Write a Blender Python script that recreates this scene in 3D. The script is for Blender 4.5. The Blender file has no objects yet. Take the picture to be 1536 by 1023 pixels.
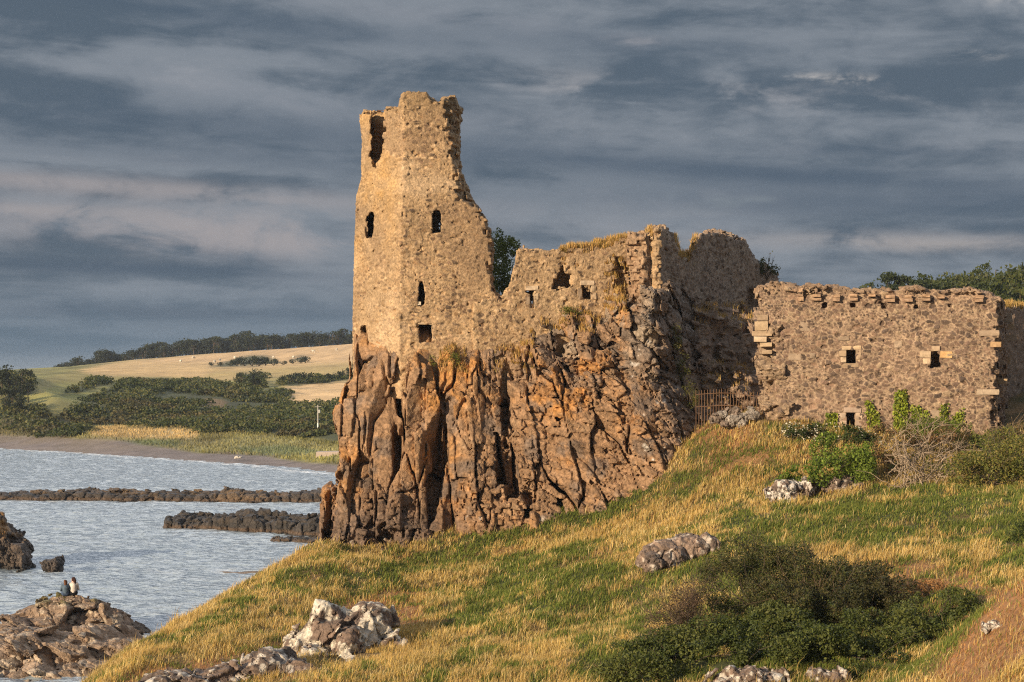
import bpy, bmesh, math, random, time
import numpy as np
T0 = time.time()
# ---------------------------------------------------------------- frame of reference
# metres; the viewer stands at x=0,y=0, 13.5 m above the sea, looking along +y.
# W(px,py,d): the place seen at photo pixel (px,py) at the distance d.
F, CX, HY, CZ = 2400.0, 768.0, 570.0, 13.5
SC = bpy.context.scene
COL = SC.collection
def W(px, py, d):
    return np.array([(px - CX) / F * d, d, CZ - (py - HY) / F * d])
def to_px(P):
    y = np.maximum(P[:, 1], 1.0)
    return P[:, 0] / y * F + CX, HY - (P[:, 2] - CZ) / y * F

# ---------------------------------------------------------------- numpy noise
U = np.uint32
def _hash(i, j, k, s=0):
    with np.errstate(over='ignore'):
        h = i.astype(U) * U(374761393) + j.astype(U) * U(668265263) + k.astype(U) * U(2246822519) + U((s * 3266489917 + 974711) & 0xffffffff)
        h ^= h >> U(15); h *= U(2246822519); h ^= h >> U(13); h *= U(3266489917); h ^= h >> U(16)
    return h
def _r(h): return h.astype(np.float32) * np.float32(1 / 4294967295.0)
def chunked(fn):
    def g(P, *a, **k):
        n = len(P); S = 120000
        if n <= S: return fn(P, *a, **k)
        out = [fn(P[i:i + S], *a, **k) for i in range(0, n, S)]
        if isinstance(out[0], tuple): return tuple(np.concatenate(q) for q in zip(*out))
        return np.concatenate(out)
    return g
@chunked
def vnoise(P, s=0):
    """value noise -1..1"""
    P = np.asarray(P, np.float32)
    I = np.floor(P); f = P - I; I = I.astype(np.int32)
    f = f * f * f * (f * (f * 6 - 15) + 10)
    i, j, k = I[:, 0], I[:, 1], I[:, 2]; fx, fy, fz = f[:, 0], f[:, 1], f[:, 2]
    def c(a, b, d): return _r(_hash(i + a, j + b, k + d, s))
    x00 = c(0,0,0) * (1 - fx) + c(1,0,0) * fx; x10 = c(0,1,0) * (1 - fx) + c(1,1,0) * fx
    x01 = c(0,0,1) * (1 - fx) + c(1,0,1) * fx; x11 = c(0,1,1) * (1 - fx) + c(1,1,1) * fx
    a = x00 * (1 - fy) + x10 * fy; b = x01 * (1 - fy) + x11 * fy
    return (a * (1 - fz) + b * fz) * 2 - 1
def fbm(P, sc, oct=3, s=0, gain=.5):
    P = np.asarray(P, np.float32); t = 0; a = 1; n = 0
    for o in range(oct):
        t = t + a * vnoise(P * (sc * 2.03 ** o) + 17.3 * o, s + o); n += a; a *= gain
    return t / n
@chunked
def worley(P, s=0, jit=.9):
    """F1, F2, random id of the nearest cell"""
    P = np.asarray(P, np.float32)
    I = np.floor(P).astype(np.int32); f = P - I
    n = len(P); F1 = np.full(n, 9, np.float32); F2 = F1.copy(); ID = np.zeros(n, np.float32)
    for a in (-1, 0, 1):
        for b in (-1, 0, 1):
            for c in (-1, 0, 1):
                h = _hash(I[:, 0] + a, I[:, 1] + b, I[:, 2] + c, s)
                hx = (h & U(1023)).astype(np.float32) / 1023; hy = ((h >> U(10)) & U(1023)).astype(np.float32) / 1023
                hz = ((h >> U(20)) & U(1023)).astype(np.float32) / 1023
                dx = a + .5 + (hx - .5) * jit - f[:, 0]; dy = b + .5 + (hy - .5) * jit - f[:, 1]; dz = c + .5 + (hz - .5) * jit - f[:, 2]
                d = np.sqrt(dx * dx + dy * dy + dz * dz)
                near = d < F1
                F2 = np.where(near, F1, np.minimum(F2, d)); ID = np.where(near, (hx * 7.13 + hy * 3.7 + hz * 5.9) % 1.0, ID)
                F1 = np.where(near, d, F1)
    return F1, F2, ID
@chunked
def facets(P, s=0, jit=.95):
    """angular blocks: (crack distance F2-F1, offset of the block's own tilted face, id)"""
    P = np.asarray(P, np.float32)
    I = np.floor(P).astype(np.int32); f = P - I
    n = len(P); F1 = np.full(n, 9, np.float32); F2 = F1.copy(); ID = np.zeros(n, np.float32); T = np.zeros(n, np.float32)
    for a in (-1, 0, 1):
        for b in (-1, 0, 1):
            for c in (-1, 0, 1):
                h = _hash(I[:, 0] + a, I[:, 1] + b, I[:, 2] + c, s)
                hx = (h & U(1023)).astype(np.float32) / 1023; hy = ((h >> U(10)) & U(1023)).astype(np.float32) / 1023
                hz = ((h >> U(20)) & U(1023)).astype(np.float32) / 1023
                dx = a + .5 + (hx - .5) * jit - f[:, 0]; dy = b + .5 + (hy - .5) * jit - f[:, 1]; dz = c + .5 + (hz - .5) * jit - f[:, 2]
                ax, ay, az_ = np.abs(dx), np.abs(dy), np.abs(dz)
                d = .75 * np.maximum(np.maximum(ax, ay), az_) + .25 * (ax + ay + az_) * .7; near = d < F1
                F2 = np.where(near, F1, np.minimum(F2, d))
                i = (hx * 7.13 + hy * 3.7 + hz * 5.9) % 1.0
                t = (i - .5) + ((hx * 13.1) % 1 - .5) * dx * 1.9 + ((hz * 17.7) % 1 - .5) * dz * 1.5
                ID = np.where(near, i, ID); T = np.where(near, t, T); F1 = np.where(near, d, F1)
    return F2 - F1, T, ID
def blockrand(P, sz, s=0):
    k = np.floor(P[:, 2] / sz[2]).astype(np.int32)
    off = _r(_hash(k, k, k, s))
    i = np.floor(P[:, 0] / sz[0] + off).astype(np.int32); j = np.floor(P[:, 1] / sz[1] + off * .7).astype(np.int32)
    return _r(_hash(i, j, k, s + 1))
def sstep(a, b, x):
    t = np.clip((x - a) / (b - a), 0, 1); return t * t * (3 - 2 * t)
def mix(a, b, t):
    t = np.asarray(t)[:, None] if np.ndim(t) == 1 else t
    return np.asarray(a) * (1 - t) + np.asarray(b) * t
def tps(pts, vals, lam=0.0):
    """thin-plate spline through scattered points -> function of (N,k)"""
    p = np.asarray(pts, float); v = np.asarray(vals, float); n = len(p); m = p.mean(0); sd = p.std(0).max()
    q = (p - m) / sd
    def U_(r2): return r2 * np.log(r2 + 1e-12)
    K = U_(((q[:, None] - q[None]) ** 2).sum(-1)) + lam * np.eye(n)
    Pm = np.hstack([np.ones((n, 1)), q]); A = np.zeros((n + 3, n + 3)); A[:n, :n] = K; A[:n, n:] = Pm; A[n:, :n] = Pm.T
    w = np.linalg.solve(A, np.concatenate([v, np.zeros(3)]))
    def f(X):
        X = (np.asarray(X, float) - m) / sd; out = np.zeros(len(X))
        for i in range(0, len(X), 60000):
            x = X[i:i + 60000]; r2 = ((x[:, None] - q[None]) ** 2).sum(-1)
            out[i:i + 60000] = U_(r2) @ w[:n] + w[n] + x @ w[n + 1:]
        return out
    return f
def sd_poly(x, y, poly):
    """signed distance to a 2-D polygon (negative inside)"""
    v = np.asarray(poly, np.float32); n = len(v); d = np.full(len(x), 1e18, np.float32); ins = np.zeros(len(x), bool)
    for i in range(n):
        ax, ay = v[i]; bx, by = v[i - 1]
        ex, ey = bx - ax, by - ay; wx, wy = x - ax, y - ay
        t = np.clip((wx * ex + wy * ey) / (ex * ex + ey * ey + 1e-12), 0, 1)
        d = np.minimum(d, (wx - ex * t) ** 2 + (wy - ey * t) ** 2)
        c = ((ay > y) != (by > y)) & (x < (bx - ax) * (y - ay) / ((by - ay) if by != ay else 1e-9) + ax)
        ins ^= c
    d = np.sqrt(d); return np.where(ins, -d, d)
def sd_px(P, poly):
    """the same, for an opening or outline given in photo pixels, in metres at the point's own distance"""
    px, py = to_px(P); return sd_poly(px, py, poly) * P[:, 1] / F
def smin(a, b, k):
    h = np.clip(.5 + .5 * (b - a) / k, 0, 1); return b * (1 - h) + a * h - k * h * (1 - h)
def smax(a, b, k): return -smin(-a, -b, k)
def capsule(P, a, b, ra, rb):
    a = np.asarray(a, float); b = np.asarray(b, float); ab = b - a
    t = np.clip(((P - a) @ ab) / (ab @ ab), 0, 1)
    return np.linalg.norm(P - a - t[:, None] * ab, axis=1) - (ra + (rb - ra) * t)
def ellipsoid(P, c, r):
    q = (P - np.asarray(c)) / np.asarray(r); k = np.linalg.norm(q, axis=1)
    return (k - 1) * min(r) * np.where(k > 1, (k * min(r) + (1 - 1)) / np.maximum(k * min(r), 1e-6), 1)

# ---------------------------------------------------------------- mesh from arrays
def mesh_np(name, V, faces, col=None, smooth=True):
    """faces: (N,3|4) array or list of such arrays"""
    if not isinstance(faces, (list, tuple)): faces = [faces]
    faces = [np.asarray(f, np.int32) for f in faces if len(f)]
    me = bpy.data.meshes.new(name)
    V = np.asarray(V, np.float32)
    me.vertices.add(len(V)); me.vertices.foreach_set('co', V.ravel())
    tot = np.concatenate([np.full(len(f), f.shape[1], np.int32) for f in faces]) if faces else np.zeros(0, np.int32)
    li = np.concatenate([f.ravel() for f in faces]) if faces else np.zeros(0, np.int32)
    me.loops.add(len(li)); me.loops.foreach_set('vertex_index', li)
    me.polygons.add(len(tot)); st = np.concatenate([[0], np.cumsum(tot)[:-1]]).astype(np.int32)
    me.polygons.foreach_set('loop_start', st); me.polygons.foreach_set('loop_total', tot)
    me.polygons.foreach_set('use_smooth', np.full(len(tot), smooth, bool))
    if col is not None:
        a = me.color_attributes.new('tint', 'FLOAT_COLOR', 'POINT')
        c = np.ones((len(V), 4), np.float32); c[:, :3] = np.clip(col, 0, 1); a.data.foreach_set('color', c.ravel())
    me.update(calc_edges=True)
    return me
def link(name, me, mat=None, parent=None, label=None, cat=None, group=None, kind=None):
    o = bpy.data.objects.new(name, me); COL.objects.link(o)
    if mat is not None and me is not None and not me.materials: me.materials.append(mat)
    if parent is not None: o.parent = parent
    return tag(o, label, cat, group, kind)
def tag(o, label=None, cat=None, group=None, kind=None):
    if label: o['label'] = label
    if cat: o['category'] = cat
    if group: o['group'] = group
    if kind: o['kind'] = kind
    return o
def empty(name, loc, label, cat, group=None, rz=0):
    o = bpy.data.objects.new(name, None); COL.objects.link(o); o.empty_display_size = .3
    o.location = [float(q) for q in loc]; o.rotation_euler = (0, 0, rz)
    return tag(o, label, cat, group)
def adopt(o, root):
    """parent a mesh already modelled in world coordinates"""
    o.parent = root; o.matrix_parent_inverse = root_matrix(root).inverted(); return o
from mathutils import Matrix, Vector
def root_matrix(r): return Matrix.Translation(r.location) @ r.rotation_euler.to_matrix().to_4x4()
def copy_tree(o, parent=None):
    c = o.copy(); COL.objects.link(c)
    if parent is not None: c.parent = parent
    for ch in list(o.children): copy_tree(ch, c)
    return c

def nets(D, org, h):
    """naive surface nets of a sampled distance field"""
    S = D < 0
    a = S[:-1, :-1, :-1].astype(np.int8); cnt = a.copy()
    for q in ((1,0,0),(0,1,0),(0,0,1),(1,1,0),(1,0,1),(0,1,1),(1,1,1)):
        cnt = cnt + S[q[0]:S.shape[0]-1+q[0], q[1]:S.shape[1]-1+q[1], q[2]:S.shape[2]-1+q[2]]
    act = (cnt > 0) & (cnt < 8)
    I = np.argwhere(act).astype(np.int32); idx = np.full(act.shape, -1, np.int32); idx[act] = np.arange(len(I))
    off = np.array([(x, y, z) for x in (0, 1) for y in (0, 1) for z in (0, 1)])
    val = np.stack([D[I[:, 0] + o[0], I[:, 1] + o[1], I[:, 2] + o[2]] for o in off], 1)
    acc = np.zeros((len(I), 3), np.float32); n = np.zeros(len(I), np.float32)
    for p in range(8):
        for q in range(p + 1, 8):
            if np.abs(off[p] - off[q]).sum() != 1: continue
            m = (val[:, p] < 0) != (val[:, q] < 0)
            t = np.where(m, val[:, p] / np.where(m, val[:, p] - val[:, q], 1), 0)
            acc += np.where(m[:, None], off[p] + t[:, None] * (off[q] - off[p]), 0); n += m
    V = (I + acc / np.maximum(n, 1)[:, None]) * h + np.asarray(org)
    quads = []
    for ax in range(3):
        sl0 = [slice(1, -1)] * 3; sl1 = [slice(1, -1)] * 3
        sl0[ax] = slice(0, -1); sl1[ax] = slice(1, None)
        s0 = S[tuple(sl0)]; s1 = S[tuple(sl1)]
        e = np.argwhere(s0 != s1).astype(np.int32); flip = s0[s0 != s1]
        b, c = [(1, 2), (2, 0), (0, 1)][ax]
        e2 = e.copy(); e2[:, b] += 1; e2[:, c] += 1            # edge start in grid indices
        def cell(db, dc):
            g = e2.copy(); g[:, b] -= db; g[:, c] -= dc; return idx[g[:, 0], g[:, 1], g[:, 2]]
        q = np.stack([cell(1, 1), cell(0, 1), cell(0, 0), cell(1, 0)], 1)
        q[~flip] = q[~flip][:, ::-1]
        quads.append(q)
    Q = np.concatenate(quads); Q = Q[(Q >= 0).all(1)]
    return V, Q
def drop_small(V, Q, frac=.02):
    """remove floating crumbs: keep connected pieces holding a fair share of the vertices"""
    lab = np.arange(len(V))
    e0 = np.concatenate([Q[:, 0], Q[:, 1], Q[:, 2], Q[:, 3]]); e1 = np.concatenate([Q[:, 1], Q[:, 2], Q[:, 3], Q[:, 0]])
    for _ in range(400):
        m = np.minimum(lab[e0], lab[e1]); new = lab.copy()
        np.minimum.at(new, e0, m); np.minimum.at(new, e1, m)
        new = new[new]; new = new[new]
        if (new == lab).all(): break
        lab = new
    u, inv, ct = np.unique(lab, return_inverse=True, return_counts=True)
    keep = ct[inv] >= frac * ct.max()
    if keep.all(): return V, Q
    mp = np.cumsum(keep) - 1
    Q = Q[keep[Q].all(1)]; return V[keep], mp[Q].astype(np.int32)
def sculpt(base, lo, hi, h, detail=None, band=.5, frac=.02):
    """mesh of base(P) + detail(P) sampled every h metres inside the box lo..hi"""
    lo = np.asarray(lo, float); hi = np.asarray(hi, float)
    n = (np.ceil((hi - lo) / h / 4).astype(int)) * 4 + 1
    nc = (n - 1) // 4 + 1
    g = np.stack(np.meshgrid(*[lo[a] + np.arange(nc[a]) * 4 * h for a in range(3)], indexing='ij'), -1).reshape(-1, 3)
    Dc = chunked(base)(g).reshape(nc).astype(np.float32)
    D = Dc.repeat(4, 0).repeat(4, 1).repeat(4, 2)
    # samples nearest to each coarse node
    D = D[2:2 + n[0], 2:2 + n[1], 2:2 + n[2]]
    D = np.ascontiguousarray(D[:n[0], :n[1], :n[2]])
    near = np.argwhere(np.abs(D) < band + 4 * h * 1.4)
    P = lo + near * h
    d = chunked(base)(P)
    if detail is not None:
        m = np.abs(d) < band
        dd = d[m] + detail(P[m]); d = d.copy(); d[m] = dd
    D[near[:, 0], near[:, 1], near[:, 2]] = d
    D[0] = np.maximum(D[0], .01); D[-1] = np.maximum(D[-1], .01); D[:, 0] = np.maximum(D[:, 0], .01); D[:, -1] = np.maximum(D[:, -1], .01)
    D[:, :, 0] = np.maximum(D[:, :, 0], .01); D[:, :, -1] = np.maximum(D[:, :, -1], .01)
    V, Q = nets(D, lo, h)
    if frac: V, Q = drop_small(V, Q, frac)
    return V, Q

# ---------------------------------------------------------------- materials
def new_mat(name):
    m = bpy.data.materials.new(name); m.use_nodes = True; nt = m.node_tree; nt.nodes.clear()
    return m, nt, nt.nodes, nt.links
def N(nt, t, **k):
    n = nt.nodes.new(t)
    for a, b in k.items():
        if a.startswith('i_'):
            n.inputs[a[2:].replace('_', ' ')].default_value = b
        else: setattr(n, a, b)
    return n
def tinted(name, rough=.9, cracks=0., var=.35, sc=9., bump=.5, bsc=30., bdist=.02, spec=.25, trans=0., sc2=None):
    """surface whose colour is the mesh's own 'tint' broken up by noise, with a bumpy grain"""
    m, nt, nd, L = new_mat(name)
    out = N(nt, 'ShaderNodeOutputMaterial'); bs = N(nt, 'ShaderNodeBsdfPrincipled'); at = N(nt, 'ShaderNodeAttribute', attribute_name='tint')
    geo = N(nt, 'ShaderNodeNewGeometry')
    no = N(nt, 'ShaderNodeTexNoise'); no.inputs['Scale'].default_value = sc; no.inputs['Detail'].default_value = 5; no.inputs['Roughness'].default_value = .65
    L.new(geo.outputs['Position'], no.inputs['Vector'])
    mr = N(nt, 'ShaderNodeMapRange'); mr.inputs['From Min'].default_value = .3; mr.inputs['From Max'].default_value = .7
    mr.inputs['To Min'].default_value = 1 - var; mr.inputs['To Max'].default_value = 1 + var
    L.new(no.outputs['Fac'], mr.inputs['Value'])
    mx = N(nt, 'ShaderNodeMix', data_type='RGBA', blend_type='MULTIPLY'); mx.inputs[0].default_value = 1
    L.new(at.outputs['Color'], mx.inputs[6]); L.new(mr.outputs['Result'], mx.inputs[7])
    L.new(mx.outputs[2], bs.inputs['Base Color'])
    bs.inputs['Roughness'].default_value = rough; bs.inputs['Specular IOR Level'].default_value = spec
    if bump:
        n2 = N(nt, 'ShaderNodeTexNoise'); n2.inputs['Scale'].default_value = bsc; n2.inputs['Detail'].default_value = 6; n2.inputs['Roughness'].default_value = .7
        L.new(geo.outputs['Position'], n2.inputs['Vector'])
        b = N(nt, 'ShaderNodeBump'); b.inputs['Strength'].default_value = bump; b.inputs['Distance'].default_value = bdist
        hgt = n2.outputs['Fac']
        if cracks:
            vo = N(nt, 'ShaderNodeTexVoronoi', feature='DISTANCE_TO_EDGE'); vo.inputs['Scale'].default_value = cracks
            wv = N(nt, 'ShaderNodeVectorMath', operation='MULTIPLY_ADD'); wv.inputs[1].default_value = (.12, .12, .12); L.new(n2.outputs['Color'], wv.inputs[0]); L.new(geo.outputs['Position'], wv.inputs[2]); L.new(wv.outputs[0], vo.inputs['Vector'])
            cr = N(nt, 'ShaderNodeMapRange'); cr.inputs['From Max'].default_value = .12; L.new(vo.outputs['Distance'], cr.inputs['Value'])
            ad = N(nt, 'ShaderNodeMath', operation='MULTIPLY_ADD'); ad.inputs[1].default_value = .6; L.new(cr.outputs['Result'], ad.inputs[0]); L.new(n2.outputs['Fac'], ad.inputs[2]); hgt = ad.outputs[0]
        L.new(hgt, b.inputs['Height']); L.new(b.outputs['Normal'], bs.inputs['Normal'])
    if trans:
        tr = N(nt, 'ShaderNodeBsdfTranslucent'); L.new(mx.outputs[2], tr.inputs['Color'])
        ms = N(nt, 'ShaderNodeMixShader'); ms.inputs[0].default_value = trans
        L.new(bs.outputs[0], ms.inputs[1]); L.new(tr.outputs[0], ms.inputs[2]); L.new(ms.outputs[0], out.inputs['Surface'])
    else: L.new(bs.outputs[0], out.inputs['Surface'])
    return m
M_STONE = tinted('rubble_masonry', bump=.9, bsc=12, bdist=.07, var=.42, sc=9)
M_DRESSED = tinted('dressed_stone', bump=.4, bsc=18, bdist=.02, var=.2, sc=8)
M_ROCK = tinted('cliff_rock', bump=.9, bsc=11, bdist=.045, var=.5, sc=5, cracks=3.4)
M_WET = tinted('shore_rock', cracks=2.5, bump=.8, bsc=6, bdist=.1, var=.4, sc=4, rough=.7, spec=.4)
M_LEAF = tinted('leaves', bump=0, var=.15, sc=3, rough=.6, spec=.3, trans=.3)
M_GRASS = tinted('grass_blades', bump=0, var=.12, sc=2, rough=.7, spec=.2, trans=.35)
M_BARK = tinted('bark', bump=.6, bsc=20, bdist=.02, var=.3, sc=12)
M_SOIL = tinted('turf_and_soil', bump=.8, bsc=5, bdist=.12, var=.4, sc=4)
M_CLOTH = tinted('cloth', bump=.2, bsc=40, bdist=.004, var=.12, sc=15)
M_METAL = tinted('rusty_iron', bump=.2, bsc=40, bdist=.003, var=.3, sc=20, rough=.7)
rng = np.random.default_rng(7)
# ================================================================ masonry
def stones(P, sx, sz, amp, s, warp=.12):
    """relief and tint ids of rubble stones"""
    Q = np.stack([P[:, 0] / sx, P[:, 1] / sx, P[:, 2] / sz], 1)
    Q = Q + warp * 2.2 * np.stack([vnoise(P * 2.1, s + 1), vnoise(P * 2.1, s + 2), vnoise(P * 2.1, s + 3)], 1)
    f1, f2, i = worley(Q, s, .95)
    g1, g2, i2 = worley(Q * 1.9 + 3.3, s + 6, .95)
    big = vnoise(P * 1.6, s + 7) + .5 * vnoise(P * 3.9, s + 8) + .25
    b = big > 0                                       # patches of large stones among small packing stones
    e = np.where(b, f2 - f1, (g2 - g1) * .62); i = np.where(b, i, i2)
    up = sstep(.03, .26, e) * np.clip(i * 1.3 - .15, 0, 1)
    pit = .10 * (((i * 91.7) % 1.0) < .14) * sstep(.05, .22, e)      # here and there a stone has dropped out
    return -amp * (up - .35) + pit, e, i
def wall_detail(sx, sz, amp, s, small=.03):
    def det(P):
        d, e, i = stones(P, sx, sz, amp, s)
        return d + .05 * fbm(P, .9, 2, s + 9) + small * vnoise(P * 9, s + 11)
    return det
def lerp1(x, tab):
    t = np.asarray(tab, float); return np.interp(x, t[:, 0], t[:, 1])
def masonry_colour(V, sx, sz, s, stone_cols, mortar, mort_w, patches=None):
    d, e, i = stones(V, sx, sz, 1, s)
    k = np.clip(i * (len(stone_cols) - 1e-3), 0, len(stone_cols) - 1).astype(int)
    c = np.asarray(stone_cols)[k] * (.68 + .64 * ((i * 37.7) % 1.0))[:, None]
    big = fbm(V, .35, 3, s + 40)
    w = mort_w * (1 + .7 * big)
    m = 1 - sstep(w * .5, w * 1.25 + .02, e)
    c = mix(c, np.asarray(mortar) * (.9 + .2 * vnoise(V * 3, s + 5))[:, None], m)
    if patches is not None: c = patches(V, c, e, i)
    return c

# ---- the tower: front corner at px 600, long oblique left side, broken right edge
TW = [W(600, 500, 85.3)[:2], W(742, 500, 86.0)[:2], (1.2, 86.6), (0.5, 93.0), (-9.3, 94.2), W(529, 500, 88.3)[:2]]
TW_L = [(60,541),(180,542),(207,546),(265,545),(295,536),(345,534),(401,532),(470,530),(560,529)]
TW_TOP = [(520,176),(541,176),(545,170),(575,170),(580,164),(590,164),(597,166),(600,150),(604,142),(612,140),(640,140),(644,150),(652,151),(656,157),(660,157),(662,150),(668,147),(683,146),(686,155),(690,165),(800,165)]
TW_LIT = [(100,664),(165,662),(200,665),(235,670),(255,678),(285,683),(302,686),(304,705),(320,716),(345,728),(370,733),(400,732),(428,730),(438,737),(450,752),(470,900)]
TW_SIL = [(100,688),(165,689),(235,685),(262,690),(285,700),(304,708),(320,720),(345,732),(372,737),(400,735),(428,734),(438,741),(450,758),(470,900)]
OPEN_T = [  # openings in the tower: outline in photo pixels, depth of the hole from the face
    ([(649,349),(648,322),(650,316),(655,314),(660,316),(662,324),(662,349)], 1.7),
    ([(657.5,348),(658,334),(660.5,332),(660.5,348)], 12.0),
    ([(628,457),(628,430),(629,424),(632,421),(635,424),(636,430),(638,446),(636,457)], 1.9),
    ([(629,513),(630,487),(647,487),(648,513)], 1.6),
    ([(551,356),(549,338),(552,322),(556,317),(561,320),(561,345),(558,357)], 1.1),
    ([(556,235),(555,200),(557,176),(562,168),(577,168),(577,200),(573,228),(568,240),(563,256),(560,250)], 1.0),
    ([(543,533),(542,498),(546,489),(552,494),(553,520),(551,534)], .6),
    ([(572,545),(573,524),(577,519),(579,530),(578,545)], .6)]
def tower_base(P):
    px, py = to_px(P); x, y, z = P[:, 0], P[:, 1], P[:, 2]
    sd = sd_poly(x, y, TW)
    g = (lerp1(py, TW_L) - 529) / 27.9 * .85
    out = sd + g + .07 * vnoise(P * 2.6, 21) * sstep(1.2, .3, np.hypot(x - TW[0][0], y - TW[0][1])) + .05 * (blockrand(P, (.5, .5, .3), 9) - .5) * sstep(.9, .2, np.hypot(x - TW[0][0], y - TW[0][1]))
    inner = np.maximum(sd + g + 2.9, 22.0 - z)
    br = blockrand(P, (.5, .5, .24), 3) - .5; br2 = blockrand(P, (.35, .6, .3), 8) - .5
    d = np.maximum(out, -inner)
    top = (py - lerp1(px, TW_TOP)); d = np.maximum(d, -(top * y / F) + .32 * br + .2 * br2)
    xf = 85.3 + (x + 6.0) * .14
    xlit = (lerp1(py, TW_LIT) - CX) / F * 86; xs = (lerp1(py, TW_SIL) - CX) / F * y
    cut = np.maximum((x - (xlit + np.maximum(y - xf, 0) * .42)) * .9, x - xs) + .36 * br + .18 * br2
    d = np.maximum(d, cut)
    fx, fy = TW[5][0] - TW[0][0], TW[5][1] - TW[0][1]; fl = math.hypot(fx, fy)
    depf = ((x - TW[0][0]) * fy - (y - TW[0][1]) * fx) / fl - g   # depth behind the oblique side
    lx, ly = TW[4][0] - TW[5][0], TW[4][1] - TW[5][1]; ll = math.hypot(lx, ly)
    dleft = ((x - TW[5][0]) * ly - (y - TW[5][1]) * lx) / ll - g  # depth behind the far left side
    dep = -out
    for i, (poly, deep) in enumerate(OPEN_T):
        o = sd_px(P, poly)
        if i >= 4: o = o + .22 * br2
        else: o = o + .05 * br2
        dd_ = depf if i >= 4 else dep
        d = np.maximum(d, -np.maximum(np.maximum(o, dd_ - deep), .42 - dleft if i >= 4 else -9.))
        if i in (0, 2, 3, 4, 5):
            ch = np.minimum(np.minimum(sd_px(P - np.array([.45, 0, 0]), poly), sd_px(P - np.array([.9, 0, 0]), poly)), np.minimum(o, sd_px(P - np.array([1.35, 0, 0]), poly)))  # added hidden chamber, widened to the right so the opening stays dark
            if i == 5: ch = np.maximum(ch, py - 240)
            d = np.maximum(d, -np.maximum(np.maximum(np.maximum(ch - .1, .45 - dd_), dd_ - 2.5), .42 - dleft))
    return np.maximum(d, 12.5 - z)
def tower_tint(V, c, e, i):
    px, py = to_px(V)
    # ochre lichen on the windward oblique side, pale lime below
    n = fbm(V, .45, 4, 61)
    left = sstep(606, 585, px) * sstep(450, 300, py)
    c = mix(c, np.array([.52, .285, .07]) * (.75 + .5 * i)[:, None], np.clip(left * (.35 + 1.1 * n), 0, .7))
    c = mix(c, np.array([.52, .385, .25]), np.clip(sstep(.05, .4, n) * .4 + sstep(0.6, 1, 1 - np.abs(py - 500) / 60) * sstep(.0, .3, fbm(V, .9, 3, 66)) * .5, 0, .7))
    c = mix(c, np.array([.25, .165, .10]), sstep(.08, .45, -n) * .6); c = c * (1 + .3 * fbm(V, .22, 3, 67))[:, None]
    c = mix(c, np.array([.33, .23, .135]) * (.7 + .6 * i)[:, None], sstep(604, 596, px) * np.clip(.32 + .5 * vnoise(V * 1.7, 63), 0, .7))  # left side painted browner to temper its sunlit brightness
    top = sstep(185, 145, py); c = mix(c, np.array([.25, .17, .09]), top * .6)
    return c
TCOLS = [(.38,.245,.13), (.31,.19,.10), (.43,.285,.16), (.20,.125,.078), (.35,.23,.14), (.13,.088,.06), (.47,.33,.20)]
V, Q = sculpt(tower_base, (-9.6, 84.6, 12.4), (1.4, 94.6, 29.4), .055, wall_detail(.27, .17, .042, 100, .016), .3)
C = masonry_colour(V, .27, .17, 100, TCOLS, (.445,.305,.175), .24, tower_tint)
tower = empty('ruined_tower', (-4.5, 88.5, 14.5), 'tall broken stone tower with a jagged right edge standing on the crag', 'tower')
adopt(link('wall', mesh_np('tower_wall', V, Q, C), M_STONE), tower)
print('tower', len(V), time.time() - T0)

# ---- middle curtain wall, lit, from the notch beside the tower to the broken end
MW_A, MW_B = W(742, 500, 86.0)[:2], W(984, 400, 88.2)[:2]
MWd = (MW_B - MW_A) / np.linalg.norm(MW_B - MW_A); MWn = np.array([MWd[1], -MWd[0]])
MW_TOP = [(700,452),(736,446),(744,449),(752,445),(760,437),(766,425),(768,410),(772,398),(774,382),(778,374),(790,373),(800,377),(812,374),(830,378),(850,376),(870,373),(880,374),(893,367),(905,371),(925,362),(950,358),(966,358),(971,351),(976,346),(988,341),(997,343),(1003,352),(1012,356),(1016,366),(1020,372),(1030,380)]
OPEN_M = [([(795,462),(795,441),(788,440),(788,436),(802,436),(801,462)], 1.2, 0),
          ([(873,449),(873,428),(887,427),(887,449)], 1.2, 0),
          ([(826,437),(832,415),(838,402),(846,400),(852,408),(857,426),(850,431),(838,434)], .9, 1),
          ([(922,430),(921,410),(922,384),(930,388),(940,398),(956,400),(972,420),(975,470),(940,450)], .55, 2)]
def middle_base(P):
    px, py = to_px(P); x, y, z = P[:, 0], P[:, 1], P[:, 2]
    rx, ry = x - MW_A[0], y - MW_A[1]
    u = rx * MWd[0] + ry * MWd[1]; v = -(rx * MWn[0] + ry * MWn[1])      # v: depth behind the face
    Lm = np.linalg.norm(MW_B - MW_A)
    br = blockrand(P, (.45, .5, .22), 13) - .5; br2 = blockrand(P, (.3, .5, .26), 18) - .5
    face = -v + .35 * sstep(470, 560, py) * 0
    pin = sstep(955, 985, px) * .9                                        # the broken end stands forward
    d = np.maximum(np.maximum(-v - pin + .15 * (br + br2) * (pin > .05), v - 1.5), np.maximum(-u - 1.2, u - Lm + .25 * br))
    d = np.maximum(d, -(py - lerp1(px, MW_TOP)) * y / F + .34 * br + .2 * br2)
    for poly, deep, k in OPEN_M:
        o = sd_px(P, poly) + (.05, .3, .35)[k] * (br2 + .6 * br)
        d = np.maximum(d, -np.maximum(o, v - deep + (.4 * br if k == 2 else 0)))
        if k < 2:
            ch = np.minimum(np.minimum(o, sd_px(P - np.array([.5, 0, 0]), poly)), sd_px(P - np.array([1.0, 0, 0]), poly))  # unseen hollow added behind the opening to keep direct sun out of view
            d = np.maximum(d, -np.maximum(np.maximum(ch, .4 - v), v - 1.25))
    return np.maximum(d, 13.0 - z)
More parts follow.
